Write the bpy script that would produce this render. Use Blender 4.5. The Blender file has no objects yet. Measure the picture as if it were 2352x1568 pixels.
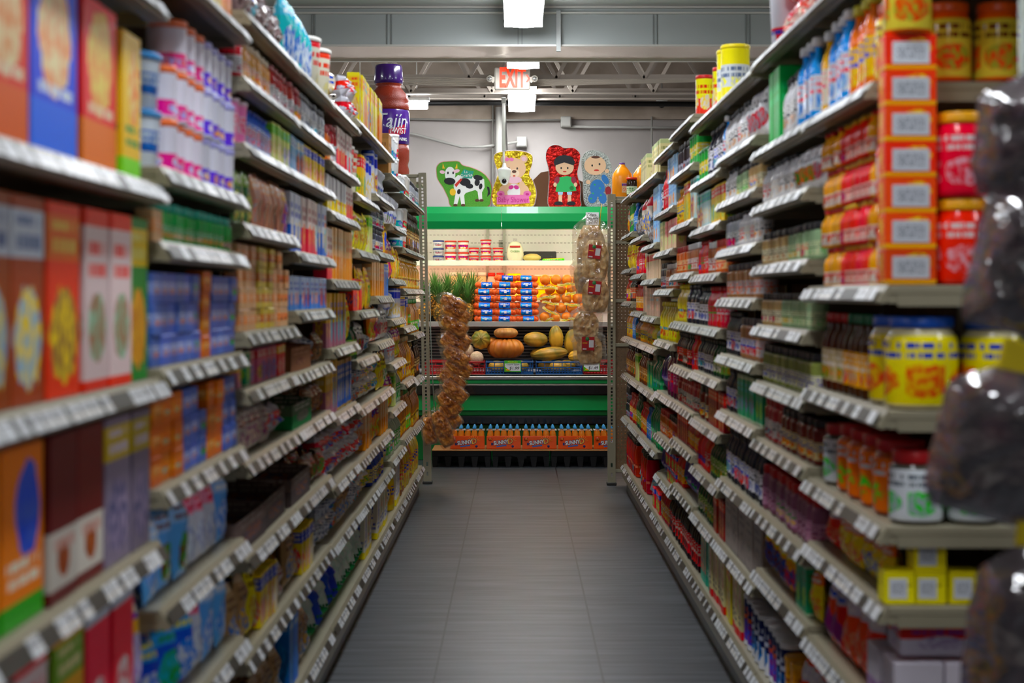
import bpy, math, random
from mathutils import Vector, Matrix, noise
R = math.radians
S = bpy.context.scene
COL = S.collection
random.seed(7)
# ---------------------------------------------------------------- camera, world, exposure
F = 3730.0; HC = 1.37; VX = 1187.0; VY = 678.0      # focal length in pixels of the 2352 px frame, eye height, vanishing point
cam = bpy.data.cameras.new('camera'); camo = bpy.data.objects.new('camera', cam); COL.objects.link(camo)
camo.location = (0, 0, HC); camo.rotation_euler = (R(90), 0, 0)
cam.sensor_width = 36; cam.lens = F/2352*36
cam.shift_x = -(VX-1176)/2352; cam.shift_y = -(784-VY)/2352
cam.clip_start = .05; cam.clip_end = 60
cam.dof.use_dof = True; cam.dof.focus_distance = 12.9; cam.dof.aperture_fstop = 3.4; cam.dof.aperture_blades = 9
S.camera = camo
w = bpy.data.worlds.new('world'); S.world = w; w.use_nodes = True
w.node_tree.nodes['Background'].inputs[0].default_value = (.8, .85, 1, 1)
w.node_tree.nodes['Background'].inputs[1].default_value = .25
S.view_settings.view_transform = 'Standard'; S.view_settings.look = 'None'
S.view_settings.exposure = 1.1; S.view_settings.gamma = 1; S.view_settings.use_curve_mapping = False
LIGHT = 16.0          # ceiling tubes
CASE_LIGHT = 11.0     # lamp strip inside the produce case

def P(px, py, Y):
    return Vector(((px-VX)*Y/F, Y, HC-(py-VY)*Y/F))

# ---------------------------------------------------------------- materials
def lin(h):
    if not isinstance(h, str): return tuple(h)+(1,) if len(h) == 3 else h
    c = [int(h[i:i+2], 16)/255 for i in (0, 2, 4)]
    return tuple((x/12.92 if x < .04045 else ((x+.055)/1.055)**2.4) for x in c)+(1,)
MATS = {}
def M(name, col='808080', rough=.5, metal=0, emit=None, es=0, trans=0, alpha=1, coat=0, bump=None, ior=1.45):
    if name in MATS: return MATS[name]
    m = bpy.data.materials.new(name); m.use_nodes = True; nt = m.node_tree; b = nt.nodes['Principled BSDF']
    b.inputs['Base Color'].default_value = lin(col); b.inputs['Roughness'].default_value = rough
    b.inputs['Metallic'].default_value = metal; b.inputs['Transmission Weight'].default_value = trans
    b.inputs['Alpha'].default_value = alpha; b.inputs['Coat Weight'].default_value = coat; b.inputs['IOR'].default_value = ior
    if emit: b.inputs['Emission Color'].default_value = lin(emit); b.inputs['Emission Strength'].default_value = es
    if bump:
        tx = nt.nodes.new('ShaderNodeTexCoord'); n = nt.nodes.new('ShaderNodeTexNoise'); n.inputs['Scale'].default_value = bump[0]
        n.inputs['Detail'].default_value = 4
        bp = nt.nodes.new('ShaderNodeBump'); bp.inputs['Strength'].default_value = bump[1]; bp.inputs['Distance'].default_value = .01
        nt.links.new(tx.outputs['Object'], n.inputs['Vector']); nt.links.new(n.outputs[0], bp.inputs['Height']); nt.links.new(bp.outputs[0], b.inputs['Normal'])
    MATS[name] = m; return m

def noisy(name, c1, c2, scale, rough=.6, stretch=(1, 1, 1), bumpk=.3, detail=6, lo=.35, hi=.65, metal=0, c3=None, dist=.004):
    """two or three colours mixed by a noise, with bump"""
    if name in MATS: return MATS[name]
    m = M(name, c1, rough, metal); nt = m.node_tree; b = nt.nodes['Principled BSDF']
    tx = nt.nodes.new('ShaderNodeTexCoord'); mp = nt.nodes.new('ShaderNodeMapping'); mp.inputs['Scale'].default_value = stretch
    n = nt.nodes.new('ShaderNodeTexNoise'); n.inputs['Scale'].default_value = scale; n.inputs['Detail'].default_value = detail
    r = nt.nodes.new('ShaderNodeValToRGB'); r.color_ramp.elements[0].position = lo; r.color_ramp.elements[1].position = hi
    r.color_ramp.elements[0].color = lin(c1); r.color_ramp.elements[1].color = lin(c2)
    if c3: e = r.color_ramp.elements.new((lo+hi)/2); e.color = lin(c3)
    bp = nt.nodes.new('ShaderNodeBump'); bp.inputs['Strength'].default_value = bumpk; bp.inputs['Distance'].default_value = dist
    L = nt.links.new
    L(tx.outputs['Object'], mp.inputs[0]); L(mp.outputs[0], n.inputs['Vector']); L(n.outputs[0], r.inputs[0]); L(r.outputs[0], b.inputs['Base Color'])
    L(n.outputs[0], bp.inputs['Height']); L(bp.outputs[0], b.inputs['Normal'])
    return m

def print_group():
    """a printed package: ground colour, band, blotchy picture, rows of small marks"""
    g = bpy.data.node_groups.new('package_print', 'ShaderNodeTree')
    I = g.interface
    for n in 'ABCDT': I.new_socket(n, in_out='INPUT', socket_type='NodeSocketColor')
    for n in ('b0', 'b1', 'cu', 'cv', 'ru', 'rv', 't0', 't1', 'rows'): I.new_socket(n, in_out='INPUT', socket_type='NodeSocketFloat')
    I.new_socket('Color', in_out='OUTPUT', socket_type='NodeSocketColor')
    N = g.nodes.new; L = g.links.new
    gi = N('NodeGroupInput'); go = N('NodeGroupOutput')
    def ma(op, a, b=None, c=None):
        n = N('ShaderNodeMath'); n.operation = op
        for i, x in enumerate((a, b, c)):
            if x is None: continue
            if isinstance(x, (int, float)): n.inputs[i].default_value = x
            else: L(x, n.inputs[i])
        return n.outputs[0]
    def mix(f, a, b):
        n = N('ShaderNodeMix'); n.data_type = 'RGBA'; L(f, n.inputs[0]); L(a, n.inputs[6]); L(b, n.inputs[7]); return n.outputs[2]
    i = gi.outputs
    tx = N('ShaderNodeTexCoord'); s = N('ShaderNodeSeparateXYZ'); L(tx.outputs['Generated'], s.inputs[0])
    sn = N('ShaderNodeSeparateXYZ'); L(tx.outputs['Normal'], sn.inputs[0])
    oi = N('ShaderNodeObjectInfo'); rnd_ = oi.outputs['Random']
    vo_ = N('ShaderNodeVectorMath'); vo_.operation = 'ADD'; L(tx.outputs['Generated'], vo_.inputs[0]); cr_ = N('ShaderNodeCombineXYZ'); L(ma('MULTIPLY', rnd_, 3), cr_.inputs[0]); L(cr_.outputs[0], vo_.inputs[1])
    side = ma('GREATER_THAN', ma('ABSOLUTE', sn.outputs[0]), .85)
    u = ma('ADD', ma('MULTIPLY', s.outputs[0], ma('SUBTRACT', 1, side)), ma('MULTIPLY', s.outputs[1], side)); v = s.outputs[2]
    band = ma('MULTIPLY', ma('GREATER_THAN', v, i['b0']), ma('LESS_THAN', v, i['b1']))
    nz = N('ShaderNodeTexNoise'); nz.inputs['Scale'].default_value = 5; nz.inputs['Detail'].default_value = 3; L(tx.outputs['Generated'], nz.inputs['Vector'])
    du = ma('DIVIDE', ma('SUBTRACT', u, i['cu']), i['ru']); dv = ma('DIVIDE', ma('SUBTRACT', v, i['cv']), i['rv'])
    e = ma('ADD', ma('ADD', ma('MULTIPLY', du, du), ma('MULTIPLY', dv, dv)), ma('MULTIPLY', ma('SUBTRACT', nz.outputs[0], .5), 1.2))
    pic = ma('LESS_THAN', e, 1)
    n2 = N('ShaderNodeTexNoise'); n2.inputs['Scale'].default_value = 9; n2.inputs['Detail'].default_value = 2; L(vo_.outputs[0], n2.inputs['Vector'])
    blot = ma('MULTIPLY', ma('SUBTRACT', n2.outputs[0], .42), 6); cl = N('ShaderNodeClamp'); L(blot, cl.inputs[0])
    piccol = mix(cl.outputs[0], i['C'], i['D'])
    row = ma('MULTIPLY', ma('DIVIDE', ma('SUBTRACT', v, i['t0']), ma('MAXIMUM', ma('SUBTRACT', i['t1'], i['t0']), .001)), i['rows'])
    fr = ma('FRACT', row); fl = ma('FLOOR', row)
    cb = N('ShaderNodeCombineXYZ'); L(ma('MULTIPLY', u, 17), cb.inputs[0]); L(ma('MULTIPLY', fl, 5.3), cb.inputs[1])
    n3 = N('ShaderNodeTexNoise'); n3.inputs['Scale'].default_value = 1; n3.inputs['Detail'].default_value = 1; L(cb.outputs[0], n3.inputs['Vector'])
    t = ma('GREATER_THAN', n3.outputs[0], .46)
    for x in (ma('GREATER_THAN', v, i['t0']), ma('LESS_THAN', v, i['t1']), ma('GREATER_THAN', fr, .2), ma('LESS_THAN', fr, .8), ma('GREATER_THAN', u, .12), ma('LESS_THAN', u, .88)):
        t = ma('MULTIPLY', t, x)
    c = mix(band, i['A'], i['B']); c = mix(pic, c, piccol); c = mix(t, c, i['T'])
    hs = N('ShaderNodeHueSaturation'); L(ma('MULTIPLY_ADD', rnd_, .012, .494), hs.inputs['Hue']); L(ma('MULTIPLY_ADD', ma('FRACT', ma('MULTIPLY', rnd_, 7.3)), .34, .80), hs.inputs['Value']); L(c, hs.inputs['Color'])
    L(hs.outputs[0], go.inputs[0]); return g
PG = print_group()
PRE = {  # b0 b1 cu cv ru rv t0 t1 rows
    'oval': (0, .28, .5, .63, .36, .30, .30, .40, 1), 'photo': (.70, .93, .5, .32, .42, .26, .72, .90, 1.6),
    'band': (.30, .70, .5, .40, .30, .10, .45, .68, 2), 'label': (.14, .60, .5, .26, .30, .10, .34, .56, 2.4),
    'full': (.06, .90, .5, .35, .38, .20, .60, .84, 2), 'half': (0, .45, .55, .35, .30, .20, .55, .85, 2),
    'plain': (.86, 1.1, .5, .30, .25, .12, .50, .80, 2), 'low': (.08, .42, .5, .25, .22, .12, .28, .40, 1),
    'edge': (0, .14, .62, .62, .30, .26, .2, .38, 2), 'panel': (0, .12, .5, .5, .01, .01, .2, .8, 5)}
def vivid(h, k=1.6):
    c = [int(h[i:i+2], 16) for i in (0, 2, 4)]; g = sum(c)/3
    return ''.join('%02x' % max(0, min(255, int(g+(x-g)*k))) for x in c)
def PK(key, cols, pre, rough=.4, trans=0):
    if key in MATS: return MATS[key]
    cols = [vivid(x) for x in cols]
    m = M(key, cols[0], rough, trans=trans); nt = m.node_tree; nt.nodes['Principled BSDF'].inputs['Specular IOR Level'].default_value = .32
    g = nt.nodes.new('ShaderNodeGroup'); g.node_tree = PG
    for n, c in zip('ABCDT', cols): g.inputs[n].default_value = lin(c)
    for n, x in zip(('b0', 'b1', 'cu', 'cv', 'ru', 'rv', 't0', 't1', 'rows'), PRE[pre]): g.inputs[n].default_value = x
    nt.links.new(g.outputs[0], nt.nodes['Principled BSDF'].inputs['Base Color']); return m

def film(name, tint, amount=.35, rough=.12, ns=28):
    """clear crinkled plastic film: partly see-through, glossy"""
    if name in MATS: return MATS[name]
    m = bpy.data.materials.new(name); m.use_nodes = True; nt = m.node_tree; N = nt.nodes.new; L = nt.links.new
    out = nt.nodes['Material Output']; nt.nodes.remove(nt.nodes['Principled BSDF'])
    t = N('ShaderNodeBsdfTransparent'); t.inputs[0].default_value = lin(tint)
    g = N('ShaderNodeBsdfGlossy'); g.inputs['Roughness'].default_value = rough; g.inputs[0].default_value = (.9, .9, .9, 1)
    d = N('ShaderNodeBsdfDiffuse'); d.inputs[0].default_value = lin(tint)
    m1 = N('ShaderNodeMixShader'); m1.inputs[0].default_value = .25; L(g.outputs[0], m1.inputs[1]); L(d.outputs[0], m1.inputs[2])
    lw = N('ShaderNodeLayerWeight'); lw.inputs[0].default_value = .35
    ad = N('ShaderNodeMath'); ad.operation = 'MULTIPLY_ADD'; ad.inputs[1].default_value = .7; ad.inputs[2].default_value = amount; ad.use_clamp = True
    L(lw.outputs['Facing'], ad.inputs[0])
    m2 = N('ShaderNodeMixShader'); L(ad.outputs[0], m2.inputs[0]); L(t.outputs[0], m2.inputs[1]); L(m1.outputs[0], m2.inputs[2])
    tx = N('ShaderNodeTexCoord'); n = N('ShaderNodeTexNoise'); n.inputs['Scale'].default_value = ns; n.inputs['Detail'].default_value = 3; n.inputs['Distortion'].default_value = 1.2
    bp = N('ShaderNodeBump'); bp.inputs['Strength'].default_value = .9; bp.inputs['Distance'].default_value = .02
    L(tx.outputs['Object'], n.inputs['Vector']); L(n.outputs[0], bp.inputs['Height']); L(bp.outputs[0], g.inputs['Normal'])
    L(m2.outputs[0], out.inputs['Surface']); MATS[name] = m; return m

CREAM = M('shelf_cream', '968f78', .34); TAGW = M('tag_white', 'f2f2f2', .35); GAP_SHADE = M('rail_gap_shade', '3c3a34', .4)  # shade in the gaps between tickets is put into the dark grey
BLACK = M('black_plastic', '0c0c0e', .35); WHITE = M('white_plastic', 'eceae4', .35); STEEL = M('brushed_steel', 'b9bbbd', .28, 1)
PEG = noisy('pegboard_brown', '6b5238', '7d6144', 40, .7)

# ---------------------------------------------------------------- mesh builder
class MB:
    def __init__(s): s.v = []; s.f = []; s.m = []; s.s = []
    def face(s, idx, m=0, sm=False): s.f.append(idx); s.m.append(m); s.s.append(sm)
    def add(s, vs, fs, m=0, sm=False, T=None):
        o = len(s.v); s.v += [tuple(T @ Vector(v)) if T else tuple(v) for v in vs]
        for f in fs: s.face([o+i for i in f], m, sm)
    def box(s, x0, x1, y0, y1, z0, z1, m=0, c=0, T=None):
        if c <= 0:
            vs = [(x, y, z) for z in (z0, z1) for y in (y0, y1) for x in (x0, x1)]
            fs = [(0, 2, 3, 1), (4, 5, 7, 6), (0, 1, 5, 4), (2, 6, 7, 3), (0, 4, 6, 2), (1, 3, 7, 5)]
            s.add(vs, fs, m, False, T); return
        X = (x0, x1); Y = (y0, y1); Z = (z0, z1); sg = (1, -1); vs = []; ix = {}
        for i in (0, 1):
            for j in (0, 1):
                for k in (0, 1):
                    for a in range(3):
                        p = [X[i]+c*sg[i], Y[j]+c*sg[j], Z[k]+c*sg[k]]; p[a] = (X[i], Y[j], Z[k])[a]
                        ix[i, j, k, a] = len(vs); vs.append(tuple(p))
        fs = []
        for a in range(3):
            for e in (0, 1):
                q = []
                for (p, r) in ((0, 0), (1, 0), (1, 1), (0, 1)):
                    t = [0, 0, 0]; t[a] = e; t[(a+1) % 3] = p; t[(a+2) % 3] = r; q.append(ix[t[0], t[1], t[2], a])
                fs.append(q if e else q[::-1])
        for a in range(3):
            b, d = (a+1) % 3, (a+2) % 3
            for p in (0, 1):
                for r in (0, 1):
                    t0 = [0]*3; t0[b] = p; t0[d] = r; t1 = list(t0); t1[a] = 1
                    q = [ix[t0[0], t0[1], t0[2], b], ix[t1[0], t1[1], t1[2], b], ix[t1[0], t1[1], t1[2], d], ix[t0[0], t0[1], t0[2], d]]
                    fs.append(q if (p+r) % 2 else q[::-1])
        for i in (0, 1):
            for j in (0, 1):
                for k in (0, 1):
                    q = [ix[i, j, k, 0], ix[i, j, k, 1], ix[i, j, k, 2]]; fs.append(q if (i+j+k) % 2 else q[::-1])
        s.add(vs, fs, m, False, T)
    def lathe(s, prof, seg=16, m=0, ms=None, T=None, sx=1, sy=1, sm=True, cap=True, rib=None):
        """prof: (r, z) from bottom to top"""
        o = len(s.v); n = len(prof)
        for (r, z) in prof:
            for k in range(seg):
                a = 2*math.pi*k/seg; rr = r*(rib(a, z) if rib else 1)
                p = Vector((rr*math.cos(a)*sx, rr*math.sin(a)*sy, z)); s.v.append(tuple(T @ p if T else p))
        for j in range(n-1):
            for k in range(seg):
                k2 = (k+1) % seg; s.face([o+j*seg+k, o+j*seg+k2, o+(j+1)*seg+k2, o+(j+1)*seg+k], ms[j] if ms else m, sm)
        if cap:
            if prof[0][0] > 1e-5: s.face([o+k for k in range(seg)][::-1], ms[0] if ms else m)
            if prof[-1][0] > 1e-5: s.face([o+(n-1)*seg+k for k in range(seg)], ms[-1] if ms else m)
    def tube(s, pts, r, seg=8, m=0, sm=True):
        pts = [Vector(p) for p in pts]; o = len(s.v); up = Vector((0, 0, 1))
        for i, p in enumerate(pts):
            d = (pts[min(i+1, len(pts)-1)]-pts[max(i-1, 0)]).normalized()
            a = d.cross(up if abs(d.z) < .95 else Vector((1, 0, 0))).normalized(); b = a.cross(d).normalized()
            rr = r[i] if isinstance(r, (list, tuple)) else r
            for k in range(seg):
                t = 2*math.pi*k/seg; s.v.append(tuple(p+a*rr*math.cos(t)+b*rr*math.sin(t)))
        for i in range(len(pts)-1):
            for k in range(seg):
                k2 = (k+1) % seg; s.face([o+i*seg+k, o+i*seg+k2, o+(i+1)*seg+k2, o+(i+1)*seg+k], m, sm)
        s.face([o+k for k in range(seg)][::-1], m); s.face([o+(len(pts)-1)*seg+k for k in range(seg)], m)
    def bar(s, a, b, w, h, m=0):
        a = Vector(a); b = Vector(b); d = (b-a); L = d.length; d.normalize()
        x = d.cross(Vector((0, 0, 1)) if abs(d.z) < .95 else Vector((0, 1, 0))).normalized(); z = x.cross(d)
        T = Matrix((x, d, z)).transposed().to_4x4(); T.translation = a
        s.box(-w/2, w/2, 0, L, -h/2, h/2, m, 0, T)
    def blob(s, c, rx, ry, rz, seg=16, rings=10, m=0, T=None, fn=None):
        o = len(s.v); c = Vector(c)
        for j in range(rings+1):
            t = math.pi*j/rings
            for k in range(seg):
                a = 2*math.pi*k/seg; d = Vector((math.sin(t)*math.cos(a), math.sin(t)*math.sin(a), -math.cos(t)))
                q = fn(d, a, t) if fn else 1
                p = Vector((d.x*rx*q, d.y*ry*q, d.z*rz*q))
                p = c+(T @ p if T else p); s.v.append(tuple(p))
        for j in range(rings):
            for k in range(seg):
                k2 = (k+1) % seg; s.face([o+j*seg+k, o+j*seg+k2, o+(j+1)*seg+k2, o+(j+1)*seg+k], m, True)
    def poly(s, pts, y0, y1, m=0, me=None, T=None):
        """outline in x,z extruded along y; the -y side is the front"""
        n = len(pts); vs = [(x, y0, z) for x, z in pts]+[(x, y1, z) for x, z in pts]
        o = len(s.v); s.v += [tuple(T @ Vector(v)) if T else v for v in vs]
        s.face([o+i for i in range(n)], m); s.face([o+n+i for i in range(n)][::-1], m)
        for i in range(n):
            j = (i+1) % n; s.face([o+j, o+i, o+n+i, o+n+j], m if me is None else me)
    def mesh(s, name, mats):
        me = bpy.data.meshes.new(name); me.from_pydata(s.v, [], s.f); 
        for m in (mats if isinstance(mats, (list, tuple)) else [mats]): me.materials.append(m)
        me.polygons.foreach_set('material_index', s.m); me.polygons.foreach_set('use_smooth', s.s)
        me.update(); return me
    def obj(s, name, mats, parent=None, loc=None, rot=None):
        o = bpy.data.objects.new(name, s.mesh(name, mats)); COL.objects.link(o)
        if parent: o.parent = parent
        if loc is not None: o.location = loc
        if rot is not None: o.rotation_euler = rot
        return o
def tag(o, label, cat, group=None, kind=None):
    if label: o['label'] = label
    if cat: o['category'] = cat
    if group: o['group'] = group
    if kind: o['kind'] = kind
    return o
def empty(name, loc=(0, 0, 0), label=None, cat=None, group=None, rot=(0, 0, 0)):
    o = bpy.data.objects.new(name, None); COL.objects.link(o); o.location = loc; o.rotation_euler = rot; o.empty_display_size = .05
    return tag(o, label, cat, group)
def struct(o): o['kind'] = 'structure'; return o
def inst(me, name, parent=None, loc=(0, 0, 0), rot=(0, 0, 0), sc=None):
    o = bpy.data.objects.new(name, me); COL.objects.link(o); o.location = loc; o.rotation_euler = rot
    if parent: o.parent = parent
    if sc: o.scale = sc
    return o
def lettering(body, size, mat, name, parent=None, loc=(0, 0, 0), rot=(R(90), 0, 0), ext=.0008, sx=1, shear=0, align='CENTER', bold=0):
    cu = bpy.data.curves.new(name, 'FONT'); cu.body = body; cu.size = size; cu.extrude = ext; cu.align_x = align; cu.align_y = 'CENTER'; cu.shear = shear
    cu.resolution_u = 3; cu.offset = bold
    t = bpy.data.objects.new(name+'_tmp', cu); COL.objects.link(t)
    me = bpy.data.meshes.new_from_object(t, depsgraph=bpy.context.evaluated_depsgraph_get())
    bpy.data.objects.remove(t); bpy.data.curves.remove(cu); me.materials.clear(); me.materials.append(mat)
    o = inst(me, name, parent, loc, rot, (sx, 1, 1)); return o
# ---------------------------------------------------------------- building shell
fl = M('floor_tile', '3c4044', .42); nt = fl.node_tree; bs = nt.nodes['Principled BSDF']; L = nt.links.new; N = nt.nodes.new
tx = N('ShaderNodeTexCoord'); mp = N('ShaderNodeMapping'); mp.inputs['Scale'].default_value = (1.1, 14, 1)
n1 = N('ShaderNodeTexNoise'); n1.inputs['Scale'].default_value = 1.6; n1.inputs['Detail'].default_value = 8; n1.inputs['Roughness'].default_value = .62
br = N('ShaderNodeTexBrick'); br.offset = .37; br.inputs['Scale'].default_value = 1; br.inputs['Mortar Size'].default_value = .0045
br.inputs['Brick Width'].default_value = 1.2; br.inputs['Row Height'].default_value = .603; br.inputs['Mortar Smooth'].default_value = .3
br.inputs['Color1'].default_value = (.92, .92, .92, 1); br.inputs['Color2'].default_value = (1.05, 1.05, 1.05, 1); br.inputs['Mortar'].default_value = (.05, .05, .05, 1)
sx_ = N('ShaderNodeSeparateXYZ'); rt = N('ShaderNodeCombineXYZ'); ofs = N('ShaderNodeMath'); ofs.operation = 'ADD'; ofs.inputs[1].default_value = .295+.603*20
ra = N('ShaderNodeValToRGB'); ra.color_ramp.elements[0].position = .36; ra.color_ramp.elements[1].position = .66
ra.color_ramp.elements[0].color = lin('1e2227'); ra.color_ramp.elements[1].color = lin('505459')
mx = N('ShaderNodeMix'); mx.data_type = 'RGBA'; mx.blend_type = 'MULTIPLY'; mx.inputs[0].default_value = 1
L(tx.outputs['Object'], mp.inputs[0]); L(mp.outputs[0], n1.inputs['Vector']); L(n1.outputs[0], ra.inputs[0])
L(tx.outputs['Object'], sx_.inputs[0]); L(sx_.outputs[0], ofs.inputs[0]); L(ofs.outputs[0], rt.inputs[1]); L(sx_.outputs[1], rt.inputs[0]); L(rt.outputs[0], br.inputs['Vector']); L(ra.outputs[0], mx.inputs[6]); L(br.outputs['Color'], mx.inputs[7]); L(mx.outputs[2], bs.inputs['Base Color'])
bp = N('ShaderNodeBump'); bp.inputs['Strength'].default_value = .35; bp.inputs['Distance'].default_value = .003; L(n1.outputs[0], bp.inputs['Height']); L(bp.outputs[0], bs.inputs['Normal'])
b = MB(); b.box(-6, 6, -3, 19, -.06, 0); struct(b.obj('floor', fl))
wallm = noisy('painted_wall', 'b0a8a1', 'c0b8b2', 1.3, .8, bumpk=.1)
dirty = noisy('old_painted_wall', '9c8c7c', 'bcac9c', 2.2, .9, c3='ac9c8c', bumpk=.5)
b = MB(); b.box(-6, 6, 18.8, 19, 0, 3.42); struct(b.obj('wall_back', wallm))
b = MB(); b.box(-6, 6, 18.75, 18.95, 3.42, 4.4, 0); b.box(-6, 6, 18.72, 18.76, 3.40, 3.46, 0); struct(b.obj('wall_back_upper', dirty))
b = MB(); b.box(-6.1, -6, -3, 19, 0, 4.4); struct(b.obj('wall_left', wallm))
b = MB(); b.box(6, 6.1, -3, 19, 0, 4.4); struct(b.obj('wall_right', wallm))
b = MB(); b.box(-6, 6, -3.1, -3, 0, 4.4); struct(b.obj('wall_front', wallm))
b = MB(); b.box(-6, 6, -3, 12.95, 3.66, 3.75); struct(b.obj('ceiling', M('ceiling_white', 'c9cbc8', .8)))
deck = M('roof_deck', '94887a', .7)
b = MB()
for i in range(60):
    x = -6+i*.2; b.box(x, x+.2, 12.95, 19, 4.30+(.03 if i % 2 else 0), 4.4)
struct(b.obj('ceiling_roof_deck', deck))
# bulkhead across the aisle: grey panelled face, foil-faced underside
bulk = M('bulkhead_grey', 'a9b0ae', .6); foil = M('bulkhead_underside_foil', 'fff0e2', .24, .92, bump=(1.2, .25))
b = MB(); b.box(-6, 6, 12.9, 13.62, 3.352, 3.70, 0); struct(b.obj('trim_bulkhead', bulk))
b = MB()
xs = [-6+i*.9 for i in range(15)]
for i in range(14):   # creased foil panels
    x0, x1 = xs[i], min(xs[i+1], 6); zc = 3.335
    b.add([(x0, 12.9, 3.35), (x1, 12.9, 3.35), (x1, 13.62, 3.35), (x0, 13.62, 3.35), ((x0+x1)/2, 13.26, zc)], [(1, 0, 4), (2, 1, 4), (3, 2, 4), (0, 3, 4)])
struct(b.obj('trim_bulkhead_underside', foil))
b = MB(); b.box(-6, 6, 13.60, 13.66, 3.33, 3.36); b.box(-6, 6, 12.885, 12.9, 3.345, 3.36)
b.box(-6, 6, 12.86, 12.9, 3.60, 3.615); b.box(-6, 6, 12.86, 12.9, 3.645, 3.66); struct(b.obj('trim_bulkhead_edges', M('edge_metal', 'd6d4cc', .35, .3)))
b = MB()
for px in (718, 724, 890, 900, 1190, 1199, 1283, 1500, 1508, 1712, 1720, 560, 390):
    x = (px-VX)*12.9/F; b.box(x-.004, x+.004, 12.893, 12.9, 3.352, 3.60)
struct(b.obj('trim_bulkhead_seams', M('seam_grey', '8b918f', .6)))
b = MB(); x = (1283-VX)*12.85/F; b.box(x-.017, x+.017, 12.84, 12.88, 3.30, 3.62); tag(b.obj('conduit_channel', M('channel_grey', 'b6bab8', .5)), 'narrow grey channel running down the face of the ceiling bulkhead', 'channel')

# bar joists: one thing each, chord angles and zigzag web
jm = M('joist_paint', 'a89c90', .6); jl = M('joist_light', 'dccfc0', .5)
def joist(Y, z, label, webm, hgt=.55, ph=0):
    r = empty('bar_joist', (0, Y, z), label, 'joist')
    b = MB(); b.box(-6, 6, -.05, .05, -.012, 0, 1); b.box(-6, 6, -.006, .006, 0, .05); b.obj('bottom_chord', [jm, jl], r)
    b = MB(); b.box(-6, 6, -.05, .05, hgt, hgt+.012); b.obj('top_chord', jm, r)
    k = 0; x = -5.5+ph
    while x < 5.4:
        b = MB(); a = (x, 0, .01 if k % 2 == 0 else hgt); c = (x+.42, 0, hgt if k % 2 == 0 else .01); b.bar(a, c, .035, .035)
        b.obj('web_bar', webm, r); x += .42; k += 1
joist(15.6, HC+495*15.6/F-.0, 'grey bar joist with zigzag webs nearest behind the bulkhead', jm, .78)
joist(16.9, HC+464*16.9/F, 'grey bar joist with zigzag webs, middle one behind the bulkhead', jl, .78, .2)
joist(18.1, HC+452*18.1/F, 'grey bar joist farthest back, close to the rear wall', jm, .70, .1)
b = MB()
for k in range(5):
    b.tube([(-5.5, 15.3+k*.03, 3.36+.02*k), (-2, 15.35, 3.38+.02*k), (0, 15.3, 3.34+.015*k), (2.2, 15.33, 3.40), (5.5, 15.3, 3.36+.02*k)], .008, 6)
tag(b.obj('cable_run', M('cable_beige', 'a59a8c', .6)), 'bundle of thin cables slung along under the nearest roof joist', 'cable', kind='stuff')
def pipe(pts, r, label, mat, name='conduit_pipe', cat='pipe', seg=12):
    b = MB(); b.tube(pts, r, seg); return tag(b.obj(name, mat), label, cat)
pg = M('pipe_grey', 'aaa79f', .45); pw = M('pipe_white', 'e6e3da', .4)
pipe([P(1146, 246, 18.6), Vector((P(1146, 600, 18.6).x, 18.6, 0))], .040, 'thick grey downpipe on the back wall behind the bear piñata', pg, 'downpipe')
pipe([P(1132, 238, 18.7), Vector((P(1135, 600, 18.7).x, 18.7, 0))], .012, 'thin grey conduit close beside the thick downpipe', pg)
pipe([P(1497, 268, 18.7), Vector((P(1497, 620, 18.7).x, 18.7, 0))], .012, 'thin vertical conduit on back wall under the small dome camera', pg)
pipe([P(930, 273, 18.7), P(1120, 276, 18.7), P(1290, 275, 18.7)], .011, 'upper horizontal conduit on back wall left of the junction box', pg)
pipe([P(1310, 291, 18.7), P(1700, 294, 18.7)], .014, 'horizontal conduit on back wall right of the junction box', pg)
pipe([P(880, 292, 18.66), P(960, 310, 18.66), P(1010, 324, 18.66), P(1060, 337, 18.66), P(1110, 337, 18.66), P(1190, 326, 18.66)], .016, 'sagging grey flexible conduit on the back wall above the cow piñata', pg)
pipe([P(600, 238, 18.3), P(1150, 236, 18.3), P(1700, 240, 18.3)], .03, 'black pipe running level just in front of the back wall top', M('pipe_black', '1b1a19', .4))
for (px, py, w_, lab) in ((1300, 280, 24, 'square grey junction box high on the back wall'), (1198, 326, 24, 'lower square junction box on wall left above bear piñata')):
    p = P(px, py, 18.7); b = MB(); h = w_/2*18.7/F; b.box(-h, h, -.05, .09, -h, h, 0, .008); o = b.obj('junction_box', pg, None, p); tag(o, lab, 'junction box')
    b = MB(); b.box(-h*.8, h*.8, -.056, -.05, -h*.8, h*.8, 0, .002); b.obj('cover_plate', M('plate_grey', 'b5b2aa', .4), o)
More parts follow.
